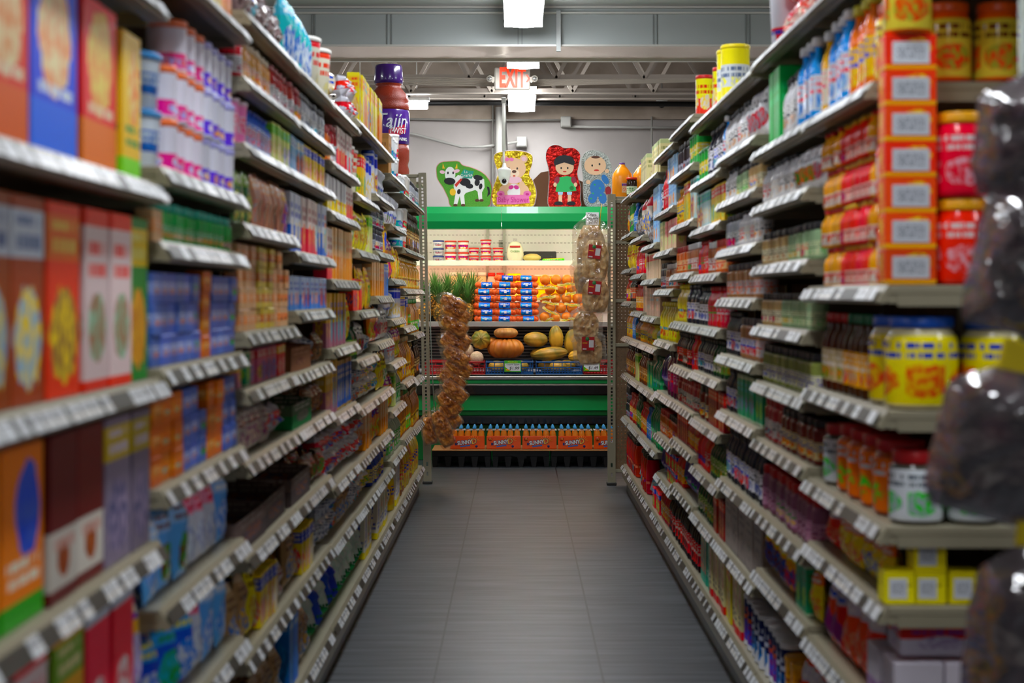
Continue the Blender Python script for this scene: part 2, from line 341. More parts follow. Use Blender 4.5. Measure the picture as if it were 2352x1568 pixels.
# fixtures
lens = M('light_lens', 'ffffff', .3, emit='f6faff', es=LIGHT); whm = M('fixture_white', 'e8e8e4', .4)
def wrap_light(Y0, X, label, wid=.29, z=3.45, ln=1.2):
    r = empty('ceiling_light', (X, Y0, z), label, 'ceiling light', 'wraparound ceiling lights')
    b = MB(); prof = [(-wid/2, .05), (-wid/2+.01, .01), (-wid/4, -.006), (0, -.01), (wid/4, -.006), (wid/2-.01, .01), (wid/2, .05)]
    n = len(prof); vs = [(x, y, zz) for y in (.02, ln-.02) for x, zz in prof]
    b.add(vs, [(i, i+1, n+i+1, n+i) for i in range(n-1)]+[tuple(range(n))[::-1], tuple(range(n, 2*n))], 0, False); b.obj('lens', lens, r)
    b = MB(); b.box(-wid/2-.006, wid/2+.006, .0, ln, .05, .085, 0, .004); b.obj('housing', whm, r)
    for y in (0, ln-.02):
        b = MB(); b.box(-wid/2-.005, wid/2+.005, y, y+.02, -.004, .05, 0, .003); b.obj('end_cap', whm, r)
    for y in (.2, ln-.2):
        b = MB(); b.tube([(0, y, .08), (0, y, 3.66-z if Y0 < 12 else 4.3-z)], .004, 6); b.obj('hanger', whm, r)
wrap_light(11.4, (1203-VX)*12/F, 'bright ceiling light nearest in front of the grey bulkhead')
wrap_light(13.7, (1202-VX)*14.5/F, 'bright ceiling light just behind bulkhead, above the EXIT sign')
wrap_light(15.98, (1199-VX)*16.6/F, 'bright ceiling light whose far half shows below EXIT sign')
wrap_light(17.18, (1199-VX)*17.5/F, 'farthest ceiling light over the produce case, below the EXIT sign')
for Y in (-1.5, 1.8, 5.0, 8.2):
    wrap_light(Y, 0, 'aisle ceiling light overhead, out of the picture, in the middle row')
for X in (-3.3, 3.3):  # side rows added to fill the room with light
    for Y in (1.5, 5.5, 9.5, 14.3):
        wrap_light(Y, X, 'ceiling light added as fill over a neighbouring aisle, side row')
r = empty('strip_light', P(935, 239, 17.2), 'strip light seen beside the giant seasoning bottle', 'ceiling light')
b = MB(); b.box(-.8, .22, -.04, .04, -.05, .03, 0, .01); b.obj('lens', lens, r); b = MB(); b.box(-.82, .24, -.06, .06, .03, .07, 0, .005); b.obj('housing', whm, r)
for x in (-.5, .1):
    b = MB(); b.tube([(x, 0, .07), (x, 0, .9)], .006, 6); b.obj('hanger', whm, r)
# exit sign
r = empty('exit_sign', P(1176.5, 181, 15.1), 'white EXIT sign with orange-red letters and right arrow', 'exit sign')
k = 15.1/F
b = MB(); b.box(-41*k, 41*k, -.02, .025, -26*k, 26*k, 0, .012); b.obj('housing', M('exit_white', 'bdb5a8', .5), r)
exm = M('exit_red', 'ff3a12', .4, emit='ff3c04', es=.42)
lettering('EXIT', .250, exm, 'lettering', r, (.002, -.022, 0), sx=.48, bold=.009)
b = MB(); b.poly([(0, .035), (.018, .035), (.040, 0), (.018, -.035), (0, -.035), (.022, 0)], -.024, -.021); b.obj('arrow', exm, r, (31*k, 0, .0))
for s in (-1, 1):
    b = MB(); b.bar((s*40*k, 0, -.02), (s*47*k, 0, .0), .02, .05); o = b.obj('lamp_arm', M('exit_white'), r)
    b = MB(); b.lathe([(.005, 0), (.030, .004), (.034, .02), (.028, .05), (.01, .06)], 20, T=Matrix.Translation((s*51*k, -.02, 0)) @ Matrix.Rotation(R(-90), 4, 'X')); l = b.obj('emergency_lamp', M('exit_white'), r)
    b = MB(); b.lathe([(.0, 0), (.020, .0), (.020, .004), (0, .004)], 16, T=Matrix.Translation((s*51*k, -.026, 0)) @ Matrix.Rotation(R(-90), 4, 'X')); b.obj('reflector', M('reflector', 'c8c6c2', .2, .8), l)
b = MB(); b.tube([(0-.06, 0, .1), (-.06, 0, .9)], .012, 8); b.obj('mounting_stem', pg, r)
# dome camera on the long white pole
r = empty('security_camera', P(1157, 232, 13.8), 'white dome camera hanging on a long white pole before the bear', 'security camera')
k = 13.8/F
b = MB(); b.tube([(0, 0, 0), (0, 0, -115*k)], .0145, 12); b.obj('drop_pole', pw, r)
b = MB(); b.tube([(0, 0, -114*k), (.0, 0, -142*k)], .009, 12); b.obj('lower_pole', pw, r)
b = MB(); b.lathe([(.045, -178*k-.012), (.050, -178*k+.02), (.054, -178*k+.024), (.054, -178*k+.055), (.058, -178*k+.060), (.058, -178*k+.072), (.050, -178*k+.084), (.020, -178*k+.096), (.013, -178*k+.13)], 24, T=Matrix.Translation((.004, 0, .0))); b.obj('mount_housing', WHITE, r)
b = MB(); b.blob((.006, -.01, -178*k-.02), .037, .037, .037, 20, 12); ball = b.obj('camera_ball', WHITE, r)
b = MB(); b.lathe([(.021, 0), (.019, .008), (.012, .011), (0, .012)], 18, T=Matrix.Translation((.004, -.044, -178*k-.026)) @ Matrix.Rotation(R(90), 4, 'X')); b.obj('camera_lens', M('lens_dark', '1a1210', .08), ball)
b = MB(); b.tube([(0, 0, 0), (0, 4.9, 0)], .012, 8); b.obj('support_pipe', pg, r)
b = MB(); b.box(-.02, .02, -.02, .02, -.02, .03, 0, .004); b.obj('clamp', pg, r)
r = empty('dome_camera', P(1520, 236, 18.5), 'small white dome camera under the roof at far right', 'security camera')
b = MB(); b.lathe([(.03, -.03), (.06, -.0), (.065, .03), (.06, .05)], 20); b.obj('housing', WHITE, r); b = MB(); b.blob((0, 0, -.02), .04, .04, .04, 14, 8); b.obj('dome', M('smoked_dome', '2a2522', .1), r)
b = MB(); b.tube([(0, 0, .05), (0, 0, .3)], .01, 6); b.obj('stem', pg, r)

# ---------------------------------------------------------------- gondolas
XL, XR, DEP = -.65, .74, .42
BY = {'L': [11.28-.92*k for k in range(10, -1, -1)], 'R': [3.28+.90*k for k in range(10)]}
BY['L'][0] = 1.9
GON = {'L': 'left', 'R': 'right'}
ORD = ['first', 'second', 'third', 'fourth', 'fifth', 'sixth', 'seventh', 'eighth', 'ninth', 'tenth', 'eleventh', 'twelfth', 'thirteenth', 'fourteenth', 'fifteenth', 'sixteenth', 'seventeenth', 'eighteenth', 'nineteenth', 'twentieth',
       'twenty-first', 'twenty-second', 'twenty-third', 'twenty-fourth', 'twenty-fifth', 'twenty-sixth', 'twenty-seventh', 'twenty-eighth', 'twenty-ninth', 'thirtieth']+['%d-th' % i for i in range(31, 90)]
bx = {}
def shelf_mesh(ln, dep):
    # local: x 0..ln along the aisle, y 0 (front) .. dep (back), z 0 = top
    key = ('shelf', round(ln, 3), dep)
    if key not in bx:
        b = MB(); b.box(0, ln, .012, dep, -.018, 0, 0, .002); b.box(.002, ln-.002, .012, .030, -.036, -.018)
        for x in (0, ln-.004): b.box(x, x+.004, .03, dep, -.042, -.018)
        me = b.mesh('shelf', CREAM)
        b = MB(); vs = [(x, y, z) for x in (.004, ln-.004) for y, z in ((.012, .003), (-.010, -.033), (-.003, -.037), (.012, -.034))]
        b.add(vs, [(0, 1, 5, 4), (1, 2, 6, 5), (2, 3, 7, 6), (3, 0, 4, 7), (3, 2, 1, 0), (4, 5, 6, 7)]); rail = b.mesh('price_rail', CREAM)
        tags = []
        for v in range(4):
            rnd = random.Random(v+int(ln*100)); b = MB(); x = .008; strips = []
            pa, pc = (-.0035, -.0035), (-.0115, -.029)     # a printed paper strip: white tickets, bare gaps coloured dark for their shade
            xs_ = [x]; ms_ = []
            while x < ln-.05:
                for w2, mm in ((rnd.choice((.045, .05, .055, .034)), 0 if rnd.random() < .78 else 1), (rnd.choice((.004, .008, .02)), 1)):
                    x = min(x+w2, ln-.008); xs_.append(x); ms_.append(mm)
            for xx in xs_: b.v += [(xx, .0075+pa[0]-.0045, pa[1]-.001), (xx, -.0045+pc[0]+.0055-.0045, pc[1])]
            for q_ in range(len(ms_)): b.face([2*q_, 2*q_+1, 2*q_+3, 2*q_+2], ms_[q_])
            tags.append(b.mesh('price_tags', [TAGM, GAP_SHADE]))
        bx[key] = (me, rail, tags)
    return bx[key]
TAGM = PK('price_tag_paper', ('d4d6d8', 'd4d6d8', 'cfcdc8', 'd8d4cc', '55555a'), 'plain', .3)
def frame(side, s, t, z):
    """along-aisle s (metres from camera), t inwards from the shelf front"""
    return (XL-t, s, z) if side == 'L' else (XR+t, s, z)
def bay(side, i, shelves):
    Y0, Y1 = BY[side][i], BY[side][i+1]; ln = Y1-Y0
    X = XL if side == 'L' else XR
    # local x runs along the aisle; front (local -y) faces the aisle
    rot = (0, 0, R(90)) if side == 'L' else (0, 0, R(-90))
    org = (X, Y0, 0) if side == 'L' else (X, Y1, 0)
    r = empty('shelving_bay', org, f'cream steel shelving bay, {ORD[i]} from camera on the {GON[side]} side of aisle', 'shelving', 'gondola shelving bays', rot)
    b = MB(); b.box(0, ln, DEP, DEP+.012, .1, 2.22 if side == 'L' else 2.10); b.obj('back_panel', PEG, r)
    for x in (0, ln-.03):
        b = MB(); b.box(x, x+.03, DEP-.02, DEP-.001, .02, 2.2 if side == 'L' else 2.08); b.obj('upright', CREAM, r)
    b = MB(); b.box(0, ln, .03, .045, 0, .11); b.obj('kick_plate', BLACK, r)
    for k, z in enumerate(shelves):
        x0 = 0; l2 = ln
        if side == 'R' and i == 0 and abs(z-1.82) < .04: l2 = ln-.14
        me, rail, tags = shelf_mesh(l2, DEP)
        s = inst(me, 'shelf', r, (x0, 0, z)); rl = inst(rail, 'price_rail', s)
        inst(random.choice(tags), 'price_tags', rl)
    b = MB(); b.box(0, ln, -.002, .01, .10, .15, 0, .002); b.obj('base_trim', CREAM, r)
    return r
# ---------------------------------------------------------------- product catalogue
# key | kind | width depth height | colours ground,band,picture1,picture2,marks | pattern | cap | words for the label
CAT = '''
ckor|box|.19 .09 .265|e8521a,f07a28,f6e6c0,d8a070,ffe9d0|oval|-|orange cookie carton with cream oval
ckbl|box|.24 .09 .265|1741b8,3a6fe0,f6e9c4,e3ae84,e8f0ff|oval|-|blue cookie carton with cream oval
ckre|box|.22 .09 .255|e0401c,f08828,f2d988,e8b070,ffe2c8|oval|-|red-orange cookie carton with yellow oval
ckye|box|.13 .08 .215|e8b818,7cc028,e8dca0,d07c28,2c7a3c|edge|-|yellow and green cookie carton
ckwh|box|.12 .08 .27|dfe6ea,f0a070,c8d878,e8c8a8,b05030|oval|-|white cookie carton with pale print
brnpk|box|.15 .06 .27|8a4a20,dde4ee,e8c418,8ab8d8,6478a0|photo|-|brown cookie packet with white top
orgpk|box|.17 .06 .27|f04a14,f07828,d8c020,8c6a4a,ffd080|photo|-|orange packet with yellow print
redpk|box|.15 .06 .26|c80c14,ecdcdc,a8c8b0,9c6c54,c83040|full|-|red packet with pale panel
ylgr|box|.14 .06 .25|2c7a34,e8c01c,c08a28,e0b050,f0e8a0|photo|-|yellow and green packet
bluepk|box|.12 .06 .26|2a4e9c,3868c0,7aa0d8,e0e4f0,dfe6f2|photo|-|dark blue packet
orgrn|box|.19 .07 .30|e88a18,2f8a28,2e4fb8,5a70c0,f0f0e0|edge|-|orange carton with blue panel and green base
darkrd|box|.15 .07 .29|5a1c1c,d8d4cc,7c4420,a06038,c8a8a0|low|-|dark red cereal carton with brown oval
greyyl|box|.17 .06 .28|8c8494,b8a830,5c5c78,a89cb0,e0d8e8|photo|-|grey and yellow packet
stripe|box|.14 .07 .26|c8ccd8,d83848,e8e0e0,b04850,e04050|full|-|white carton with red panel
limebx|box|.16 .07 .26|d8a828,7a9c38,d06838,b8a048,f0e8c0|photo|-|yellow and lime carton
chips|pouch|.15 .07 .25|e8b010,7838a8,d8d8e8,b8a8d0,f4ecd0|photo|-|yellow chips pouch with purple band
tubbl|tub|.14 .14 .105|dfe8f2,2a6cb0,1c4c90,3c80c8,e8f4ff|band|2f86c8|white tub with blue lid
canpk|can|.085 .085 .105|ecebf5,c8188c,f0f0fa,b0b0e0,f05090|low|f07030|white and magenta can
canpu|can|.085 .085 .105|eceef8,6a4ac8,f4f4fc,e8a040,7858c8|low|a8a8e8|white and purple can
grnjr|jar|.05 .05 .07|18a058,10904c,c8a468,e0c890,c8f0d8|label|18c0a8|small green jar with teal cap
jelbl|box|.075 .035 .055|6478b4,90a0d0,8c90b8,d88a40,dfe4f4|band|-|small blue gelatin box
jelor|box|.085 .04 .05|b8701c,d89030,a05814,d8a860,f0d0a0|band|-|small orange-brown gelatin box
jelcr|box|.08 .035 .055|d8b898,e8a070,f0c8a8,b87848,f4e4d0|band|-|small peach dessert box
jelye|box|.08 .035 .055|d0c070,b87820,803018,d8c890,f0e4b8|band|-|small cream dessert box
ltblp|pouch|.11 .05 .20|78aee0,a8c8ec,5c90d0,c8d8f0,f0f4ff|photo|-|light blue pouch
whpk|pouch|.10 .06 .17|d8dce8,e8a8c0,e0e8f4,a8b0d0,c03858|photo|-|white pouch with pink print
blpak|pouch|.14 .07 .15|1c5cc0,58a8e8,2878c8,d8e0f0,f0e060|photo|-|bright blue pouch
chocb|sack|.13 .09 .13|4a3430,7c6c6c,2c1c18,a89898,e0dce0|full|-|clear bag of dark chocolates
tealp|pouch|.10 .06 .20|28a8b0,58b0c8,e0e8f0,3c70b0,f0f8ff|photo|-|teal and white pouch
whtub|tub|.16 .16 .17|eceadc,d83828,e8e0a8,d8d8c8,c03828|plain|f0eee8|big cream tub with red rim
orjar|jar|.055 .055 .13|e8b878,f0e4d0,d88820,f4e0c0,c06020|label|d8c8a8|cream and orange jar
rdjar|jar|.06 .06 .13|9c3030,dfe0e4,b8b8c0,803040,404048|label|a01820|white-label jar with dark red lid
bkjar|jar|.055 .055 .12|b8bcc4,eceef0,90949c,686c78,484c58|label|2c2c34|white-label jar with black lid
pinkt|tub|.085 .085 .14|f0a0d0,f8d8e8,e84898,f0e8f0,e02880|band|f8e0f0|pink tub with pale lid
blbot|bottle|.05 .05 .15|5878c0,dfe4f4,d86888,a8b8e0,c02860|label|2c4ec0|white-label bottle with blue cap
ygbox|box|.06 .04 .15|d8e098,8cc048,e8e8d0,c0a038,2c8a4c|photo|-|yellow-green tea box
ltbl|box|.065 .04 .15|88b8d8,d8e8f0,5c98c8,c8d8e8,2858a0|photo|-|light blue tea box
byrbx|box|.05 .04 .13|e8c830,2c50b0,c82838,e8e0d8,f0f0f0|photo|-|yellow and blue box
peach|pouch|.08 .03 .17|b88c7c,d8a888,90b8c0,c86850,e8d8c8|photo|-|peach spice pouch
grpch|pouch|.08 .03 .15|3c6c40,88a850,c0d070,704838,e0e8c8|photo|-|green spice pouch
whred|box|.09 .05 .17|e8dcd8,c83050,d89858,b82838,8c3048|half|-|white and red milk carton
whblu|box|.07 .05 .17|dfe4f0,3c70b8,c8d8ec,e8c040,2c58a8|half|-|white and blue milk carton
mlkbx|box|.075 .05 .095|c8d8f0,6098d8,e8ecf4,d04838,2c58b0|half|-|small light blue milk carton
bannr|box|.09 .06 .12|c87898,b02838,d8a0b8,6c78c0,f0e0e8|photo|-|pink candy carton
redyl|box|.07 .05 .11|e03820,e8b828,d04878,f0d8c0,fff0e0|photo|-|red candy carton
trayb|tray|.44 .20 .09|8c6a50,745038,9c7860,6c4c3c,b09078|plain|-|brown open cardboard tray
trayg|tray|.44 .20 .09|5c6c58,2c7848,747870,88887c,b0b0a8|half|-|grey-green open cardboard tray
traym|tray|.44 .22 .10|6c605c,504848,7c5c48,585460,8c8480|half|-|grey-brown open cardboard tray
dkpak|pouch|.09 .05 .10|4c3428,7c5840,2c1c18,a88058,d8c8b0|full|-|dark brown packet
clrpk|pouch|.07 .05 .11|b8b4b4,d8d4d0,a08078,e0e0e4,783840|full|-|clear candy packet
candy|sack|.085 .07 .09|dcdce4,c02838,e8e8f0,b0b4c8,d83848|band|-|white and red candy bag
candyy|sack|.085 .07 .09|e0e0e0,e8c020,f0ece0,e0a020,3c60c0|band|-|white and yellow candy bag
silv|sack|.09 .07 .09|c0c4d0,e0e4ec,8890a8,f0f4fc,5c6480|full|-|silver candy bag
ylbox|box|.075 .055 .21|f0d020,e8b810,e8dcb0,c89820,d02818|photo|-|tall yellow box
whyl|box|.05 .05 .17|ececf0,e8c830,f4f0e8,e0e0e8,c03040|low|-|white box with yellow panel
crmbx|box|.055 .05 .21|e8c8a0,f0a040,f4dcb8,d87830,e8e0d0|half|-|tall cream and orange box
tallye|box|.05 .05 .22|c8a840,b08090,d8b850,a87868,ece0b8|half|-|tall mustard-yellow box
tanbl|box|.055 .05 .19|b09868,3c68a8,d8c8a0,5c80b8,e8e0d0|full|-|tan and blue box
grnb|sack|.15 .13 .17|0c6838,149050,d8ece0,eef6f0,0c5c34|oval|-|glossy green bag
yelbg|pouch|.08 .05 .20|d8c818,e8d848,b88c20,f0ec90,6c5418|full|-|bright yellow pouch
jrbw|jar|.075 .075 .12|4c4c58,d8dce8,a02838,787c90,303448|label|24242c|dark jar with white label
mustp|pouch|.07 .04 .17|d8980c,e8b818,c07808,f0d050,8c2c08|full|-|mustard-yellow pouch
rybox|box|.09 .06 .12|c82018,e8c020,1c3868,e85828,f4f0e0|photo|-|red and yellow carton
blubx|box|.09 .05 .20|1878c0,2888d0,3c98dc,1868a8,d8ecfc|photo|-|plain blue box
whbag|sack|.10 .08 .17|e4e6ee,d0d4e0,f0f0f4,b8bccc,3848a0|low|-|white flour bag
orspk|pouch|.08 .05 .19|e88818,8c3c88,f0b030,b8c838,f8e8d0|photo|-|orange and purple pouch
gotub|tub|.09 .09 .098|f0f2f4,18a8a8,2858b8,e8ecf4,2050b0|low|f4f4f4|white plastic tub with teal print
rdtub|tub|.10 .10 .12|e8e4e0,d02028,20a040,e8e8e0,d02828|low|f0f0ee|white tub with red and green print
brbox|box|.20 .14 .19|b08a60,a07c54,9c7850,bc9870,704c30|plain|-|brown cardboard carton
oilg|bottle|.075 .075 .24|c8961c,e0c870,b83020,d8c040,6c4810|low|e8d8a0|golden oil bottle
oila|bottle|.075 .075 .24|a06818,c89c30,844c10,d8c848,4c2c08|low|a88840|amber oil bottle
oilgr|bottle|.075 .075 .22|b08020,58b030,c8a030,40a028,f0f0d0|low|30a040|oil bottle with green label
aerob|can|.06 .06 .20|e8ecf8,1c50b8,f4f4fc,e8c020,2048b0|photo|1c48b0|white and blue spray can
yelbl|box|.06 .05 .19|e8c018,2868c0,f0e8c0,3c80d0,ffffff|photo|-|yellow and blue box
drkbt|bottle|.05 .05 .24|2c1c14,6c5030,3c2818,98784c,c8b080|label|1c1410|slim dark brown bottle
whjug|jug|.13 .09 .24|e4e6ec,c8ccd8,e0a068,f0f0f4,c03848|label|e8e8ee|white plastic jug
clrbt|bottle|.07 .07 .25|b8c4b0,58a858,d8e0d0,308c40,f0f4ec|label|e8ece8|clear bottle with green label
juggo|jug|.16 .10 .30|a8701c,e0c020,88500c,e8d048,c02818|label|d01c18|big amber oil jug with red cap
jugye|jug|.15 .10 .28|e8c010,d0a810,f0d848,c89008,203c90|label|f0d020|yellow plastic jug
spypk|sack|.12 .09 .15|d8c024,e8e0c8,b8a020,d8d8d8,2c4ca0|full|-|yellow and white bag
wyb|box|.10 .06 .21|ece8dc,e8c818,2c4c98,f0ece4,2c50a0|edge|-|white and yellow box
bluye|bottle|.07 .05 .21|1c3c88,e8dc98,d8cc80,2c4c98,2c3c78|label|1c3c98|navy bottle with cream label
hotsr|bottle|.042 .042 .098|c41414,e8c8c0,d84028,f0d8d0,8c1010|low|e8c010|small red sauce bottle with yellow cap
hotsy|bottle|.042 .042 .098|e8a018,e0d8d0,e87018,7c1410,b01810|low|d01414|small yellow sauce bottle with red cap
hotbg|bottle|.065 .05 .155|c81418,f0c8c0,d82820,e0e0e0,f0f0f0|label|f4c810|red sauce bottle with yellow cap
ylhnd|jug|.06 .05 .15|e8d80c,d8c808,f0e838,d0b808,a01010|label|f0a010|yellow squeeze bottle with orange cap
jrred|jar|.115 .115 .175|d01018,c40c14,e8b8c0,b80c14,e8d8d8|full|f0a80c|big red jar with yellow lid
ctnor|box|.105 .06 .072|d84c18,e0a018,e8b820,c07010,e8a030|edge|-|orange carton with white label panel
jrort|jar|.10 .10 .17|e06814,d8c868,c85010,a8a850,5c3008|full|e85c10|orange jar with olive label
mayo|jar|.15 .15 .185|d8d0b4,e8cc14,c86030,d8b018,3c54a0|full|0c50b8|big yellow mayonnaise jar with blue lid
sbotl|bottle|.05 .05 .17|402010,c0b090,1c8c30,d87828,e8e0d8|label|c81414|dark sauce bottle with red cap
sbotg|bottle|.05 .05 .17|3c2410,e0a020,c83018,b8c8b0,f0e8d8|label|107048|dark sauce bottle with green cap
salsg|jar|.12 .12 .14|9c5420,e88020,d86820,38a830,dfe4e8|full|c41018|orange-label salsa jar with red lid
salsl|jar|.11 .11 .13|545048,dfe4e8,3cb030,b0b8c0,606870|full|b81018|white-label salsa jar with red lid
ylcub|box|.066 .06 .066|d8cc10,ccc00c,d8cc10,ccc00c,a89c10|plain|-|small yellow bouillon carton
ylpak|pouch|.09 .05 .16|d8c010,e87020,c82020,e8e060,f4f0e0|photo|-|yellow and orange packet
whor|box|.15 .12 .075|e84818,e0dce8,b0a0c0,e8e4f0,7850a0|half|-|orange and white carton
whpur|box|.10 .10 .11|e0dce4,c8b0d0,e8e4ec,a06898,7c4c90|low|-|white packet with purple marks
clean|bottle|.075 .05 .22|3c98d8,e0e8f4,2c78c0,b8d8f0,e02850|label|f4f4f8|blue cleaner bottle with white cap
cleor|bottle|.07 .05 .21|e87818,f0b828,e05818,f4d860,4060c0|label|e8e040|orange cleaner bottle with yellow cap
cleyl|bottle|.07 .05 .20|e8b030,f0e8d8,e09028,f8f0e0,d04870|label|f0f0f0|yellow cleaner bottle with white cap
grncn|box|.06 .07 .19|0c9850,109c54,18a860,0c8c48,30b878|plain|-|plain green carton
redbg|sack|.13 .10 .12|a01828,c84858,6c0c18,d89098,e8c8cc|full|-|dark red candy bag
whcon|tub|.12 .12 .16|e4e4ea,c02838,d8d8e4,e8e8f0,3850a0|low|e8ecf4|white container
clrbg|pouch|.09 .06 .19|d8d8e0,f0f0f4,a8a0a8,b83850,585860|full|-|clear plastic packet
whbtl|bottle|.05 .05 .15|e8e8ec,fafafa,e0a040,c8ccd4,303440|label|2c3038|white bottle with black cap
spcjr|jar|.048 .048 .085|c8b088,ece8d0,a8744c,d8d4bc,6c5c48|label|22242a|small cream-label spice jar with black lid
spcgr|jar|.048 .048 .085|a8c0a0,dfe8c8,60b060,d8e0c8,3c7c50|label|22242a|small green-label spice jar with black lid
spcrd|jar|.05 .05 .09|b03850,d88898,8c2038,c86878,f0d8dc|label|b02840|small red spice jar
purjr|jar|.06 .06 .11|88905c,e8e8cc,4c3c98,dcdcc0,58489c|label|20242a|cream-label jar with purple bands
creyl|jar|.07 .07 .12|683028,e8dcb0,e0b020,b83028,38509c|label|24181a|jar with cream label and black lid
redwh|jar|.07 .07 .13|984040,e0dcdc,d8d0cc,b02830,444|label|c01820|white-label jar with red lid
purrd|jar|.065 .065 .12|8c6478,c8a0b8,984068,d0b8c8,6c3050|label|c81018|purple-label jar with red lid
yrpak|pouch|.075 .05 .15|e0a018,e8d018,c82820,2c58a0,f0ece0|photo|-|yellow packet with red top
orrdp|pouch|.10 .06 .18|e05028,dcd8e0,c84028,e89878,f0ecec|photo|-|orange-red packet with white top
cupwh|can|.075 .075 .17|14204c,f0f2f8,1c2c5c,3c90c8,e8ecf8|half|f2f4f8|navy can with white lid
cupyl|can|.08 .08 .15|e8a010,f0b420,d88c08,f0c848,8c4c08|half|f0a818|yellow-orange can
grybg|box|.16 .06 .23|8c8684,9c9490,787270,a89c94,6c6462|full|-|grey shrink-wrapped pack
grnbx|box|.07 .05 .14|b8c8b0,30906c,9cc848,6c9c50,48704c|full|-|green picture carton
cndwh|box|.07 .09 .19|d8d0a8,b81c28,e8e0c0,9c2028,402820|edge|f0f0f0|cream and red carton
cndgr|box|.07 .09 .17|109078,18a088,d8e0d8,0c7c68,e8f4f0|edge|-|teal carton
bkrd|bottle|.05 .05 .22|201416,c02430,782028,3c1c20,e8d8d0|label|181418|black bottle with red label
bkwh|bottle|.05 .05 .17|2c2c34,f0f0f6,4858a8,a8acb8,24242c|label|26262c|black bottle with white label
rdbtl|bottle|.05 .05 .19|b81c2c,c8384c,d8a0a0,981424,f0e0e0|label|b01020|red sauce bottle
dkgrn|bottle|.055 .055 .18|1c3c28,789850,c8a838,2c5c38,e0d8b0|label|202820|dark green bottle
brnrd|box|.07 .06 .17|8c2418,c84c20,e8a060,702010,f0d0b0|photo|-|red-brown carton
grncy|can|.085 .085 .13|1c9448,e0c820,2ca858,f0e040,f4f4d8|band|18883c|green can with yellow label
blkjr|jar|.07 .07 .12|2c2830,a8a8b8,383038,787888,c8c8d4|low|202024|black jar
ybrbx|box|.05 .05 .17|e0b810,c02c20,e8d030,2c8848,f0ece0|photo|-|yellow and red box
wblbx|box|.055 .05 .17|c8e0e4,58b0a0,e8e8ec,e8b828,2c68a8|photo|-|white and aqua box
redlj|jar|.06 .06 .11|c07038,e8c8a0,d84828,e8a868,b02018|label|c81820|orange jar with red lid
whlid|jar|.065 .065 .11|a06c50,e0d8d8,c04030,b8a8a0,983028|label|e8ecf4|brown jar with white lid
wljar|jar|.065 .065 .12|b08868,ece8ec,e08840,d8d0d0,c85820|label|4c4c54|white and orange jar
oranj|jar|.055 .055 .11|b84c18,e07828,882c10,e8a050,f0d8b0|label|301c14|orange-label jar
ylbtl|bottle|.075 .06 .19|d8c80c,e8dc30,c81c28,e8e060,302820|low|f0dc10|yellow mustard bottle
lbbx|box|.09 .06 .14|a8c8e4,c8dcf0,88b0d8,d8e4f0,5888c0|half|-|pale blue tea carton
pkbx|box|.11 .05 .15|f0a0a0,f4d8c0,c8e080,f0e8c8,c03868|half|-|pink and lime carton
prple|bottle|.07 .06 .24|4c1c38,8c3058,c02858,6c2848,c8a0b0|label|3c1c30|tall dark purple bottle
pursk|sack|.10 .07 .18|4c3c70,706098,382c50,9888b8,c8c0d8|low|-|dark purple bag
rdbsk|box|.12 .08 .10|c81c28,2040a8,e8c020,3ca048,f4f0e8|photo|-|red and blue carton
crmbk|box|.05 .07 .16|e8e0b8,c8d0a8,f0e8d0,d8cca0,9c9c70|plain|-|cream tea carton
cofsl|pouch|.12 .07 .20|a8acb4,585c64,c8ccd4,786050,2c2428|full|-|silver coffee pouch
cofrd|pouch|.10 .06 .22|e8e0d8,d02020,e8c020,2c70c0,c82828|photo|-|red and white coffee pouch
crrd|box|.10 .06 .22|ecd8c0,b81c34,f0dcc8,e0c4a8,c09878|photo|-|tall cream box with red top
crpk|box|.09 .06 .17|c0a898,b89c8c,ccb4a4,d8b458,988070|plain|-|pinkish-tan wrapped pack
grtal|bottle|.08 .08 .24|106848,209060,384c48,187850,88c8a8|low|0c5c40|tall green bottle
rdmix|bottle|.055 .055 .16|9c1c18,d8a028,b83820,e8c848,f0e0c8|label|c82018|red bottle with yellow label
brnbt|bottle|.06 .06 .17|6c3c1c,b07c38,482410,d0a058,e0c898|label|302018|brown sauce bottle
yelbt|bottle|.06 .06 .17|d89410,e8c030,985010,f0d860,3060a0|label|e8b010|amber bottle with yellow cap
bljar|bottle|.055 .055 .16|2c6cb0,68a0d8,1c4c88,a8c8e8,f0f4f8|label|2868b0|blue bottle
yelco|pouch|.11 .06 .22|e0bc08,e8cc28,b83810,f0d840,a82810|band|-|yellow coffee pouch
drkor|bottle|.055 .055 .17|301c14,d06020,502818,e89040,e8d8c0|label|1c3024|dark bottle with orange label
rdlrg|jar|.085 .085 .20|a81410,901410,c02818,781010,d89078|low|181414|tall red jar with black lid
grcof|can|.12 .12 .19|1c7c3c,e8d020,2c8c48,c0d8c0,f4f4e8|band|206c38|large green can
bowls|sack|.17 .15 .16|d8e0e8,98c8e0,c8d0d8,e8ecf0,88909c|full|-|plastic-wrapped stack of white bowls
ygcan|can|.11 .11 .22|e8d008,dce0e4,f0dc20,c8ccd4,6c7890|band|f0d808|tall yellow canister with yellow lid
rycan|can|.08 .08 .17|e8d41c,d82028,e8e0d8,e0c020,b01820|half|d82020|yellow and red canister with red lid
beans|pouch|.10 .06 .15|c8b8a0,a89070,d8ccb8,3c80b8,6c5440|full|-|tan dry goods packet
'''
CATS = {}
for line in CAT.strip().splitlines():
    k, kind, dim, cols, pre, cap, desc = line.split('|')
    CATS[k] = (kind, [float(x) for x in dim.split()], [c if len(c) == 6 else c*2 for c in cols.split(',')], pre, cap, desc)
NOUN = {'box': 'carton', 'can': 'can', 'jar': 'jar', 'bottle': 'bottle', 'tub': 'tub', 'pouch': 'pouch', 'sack': 'bag', 'jug': 'jug', 'tray': 'tray'}
for k_ in CATS:   # last noun of the words names the object
    pass
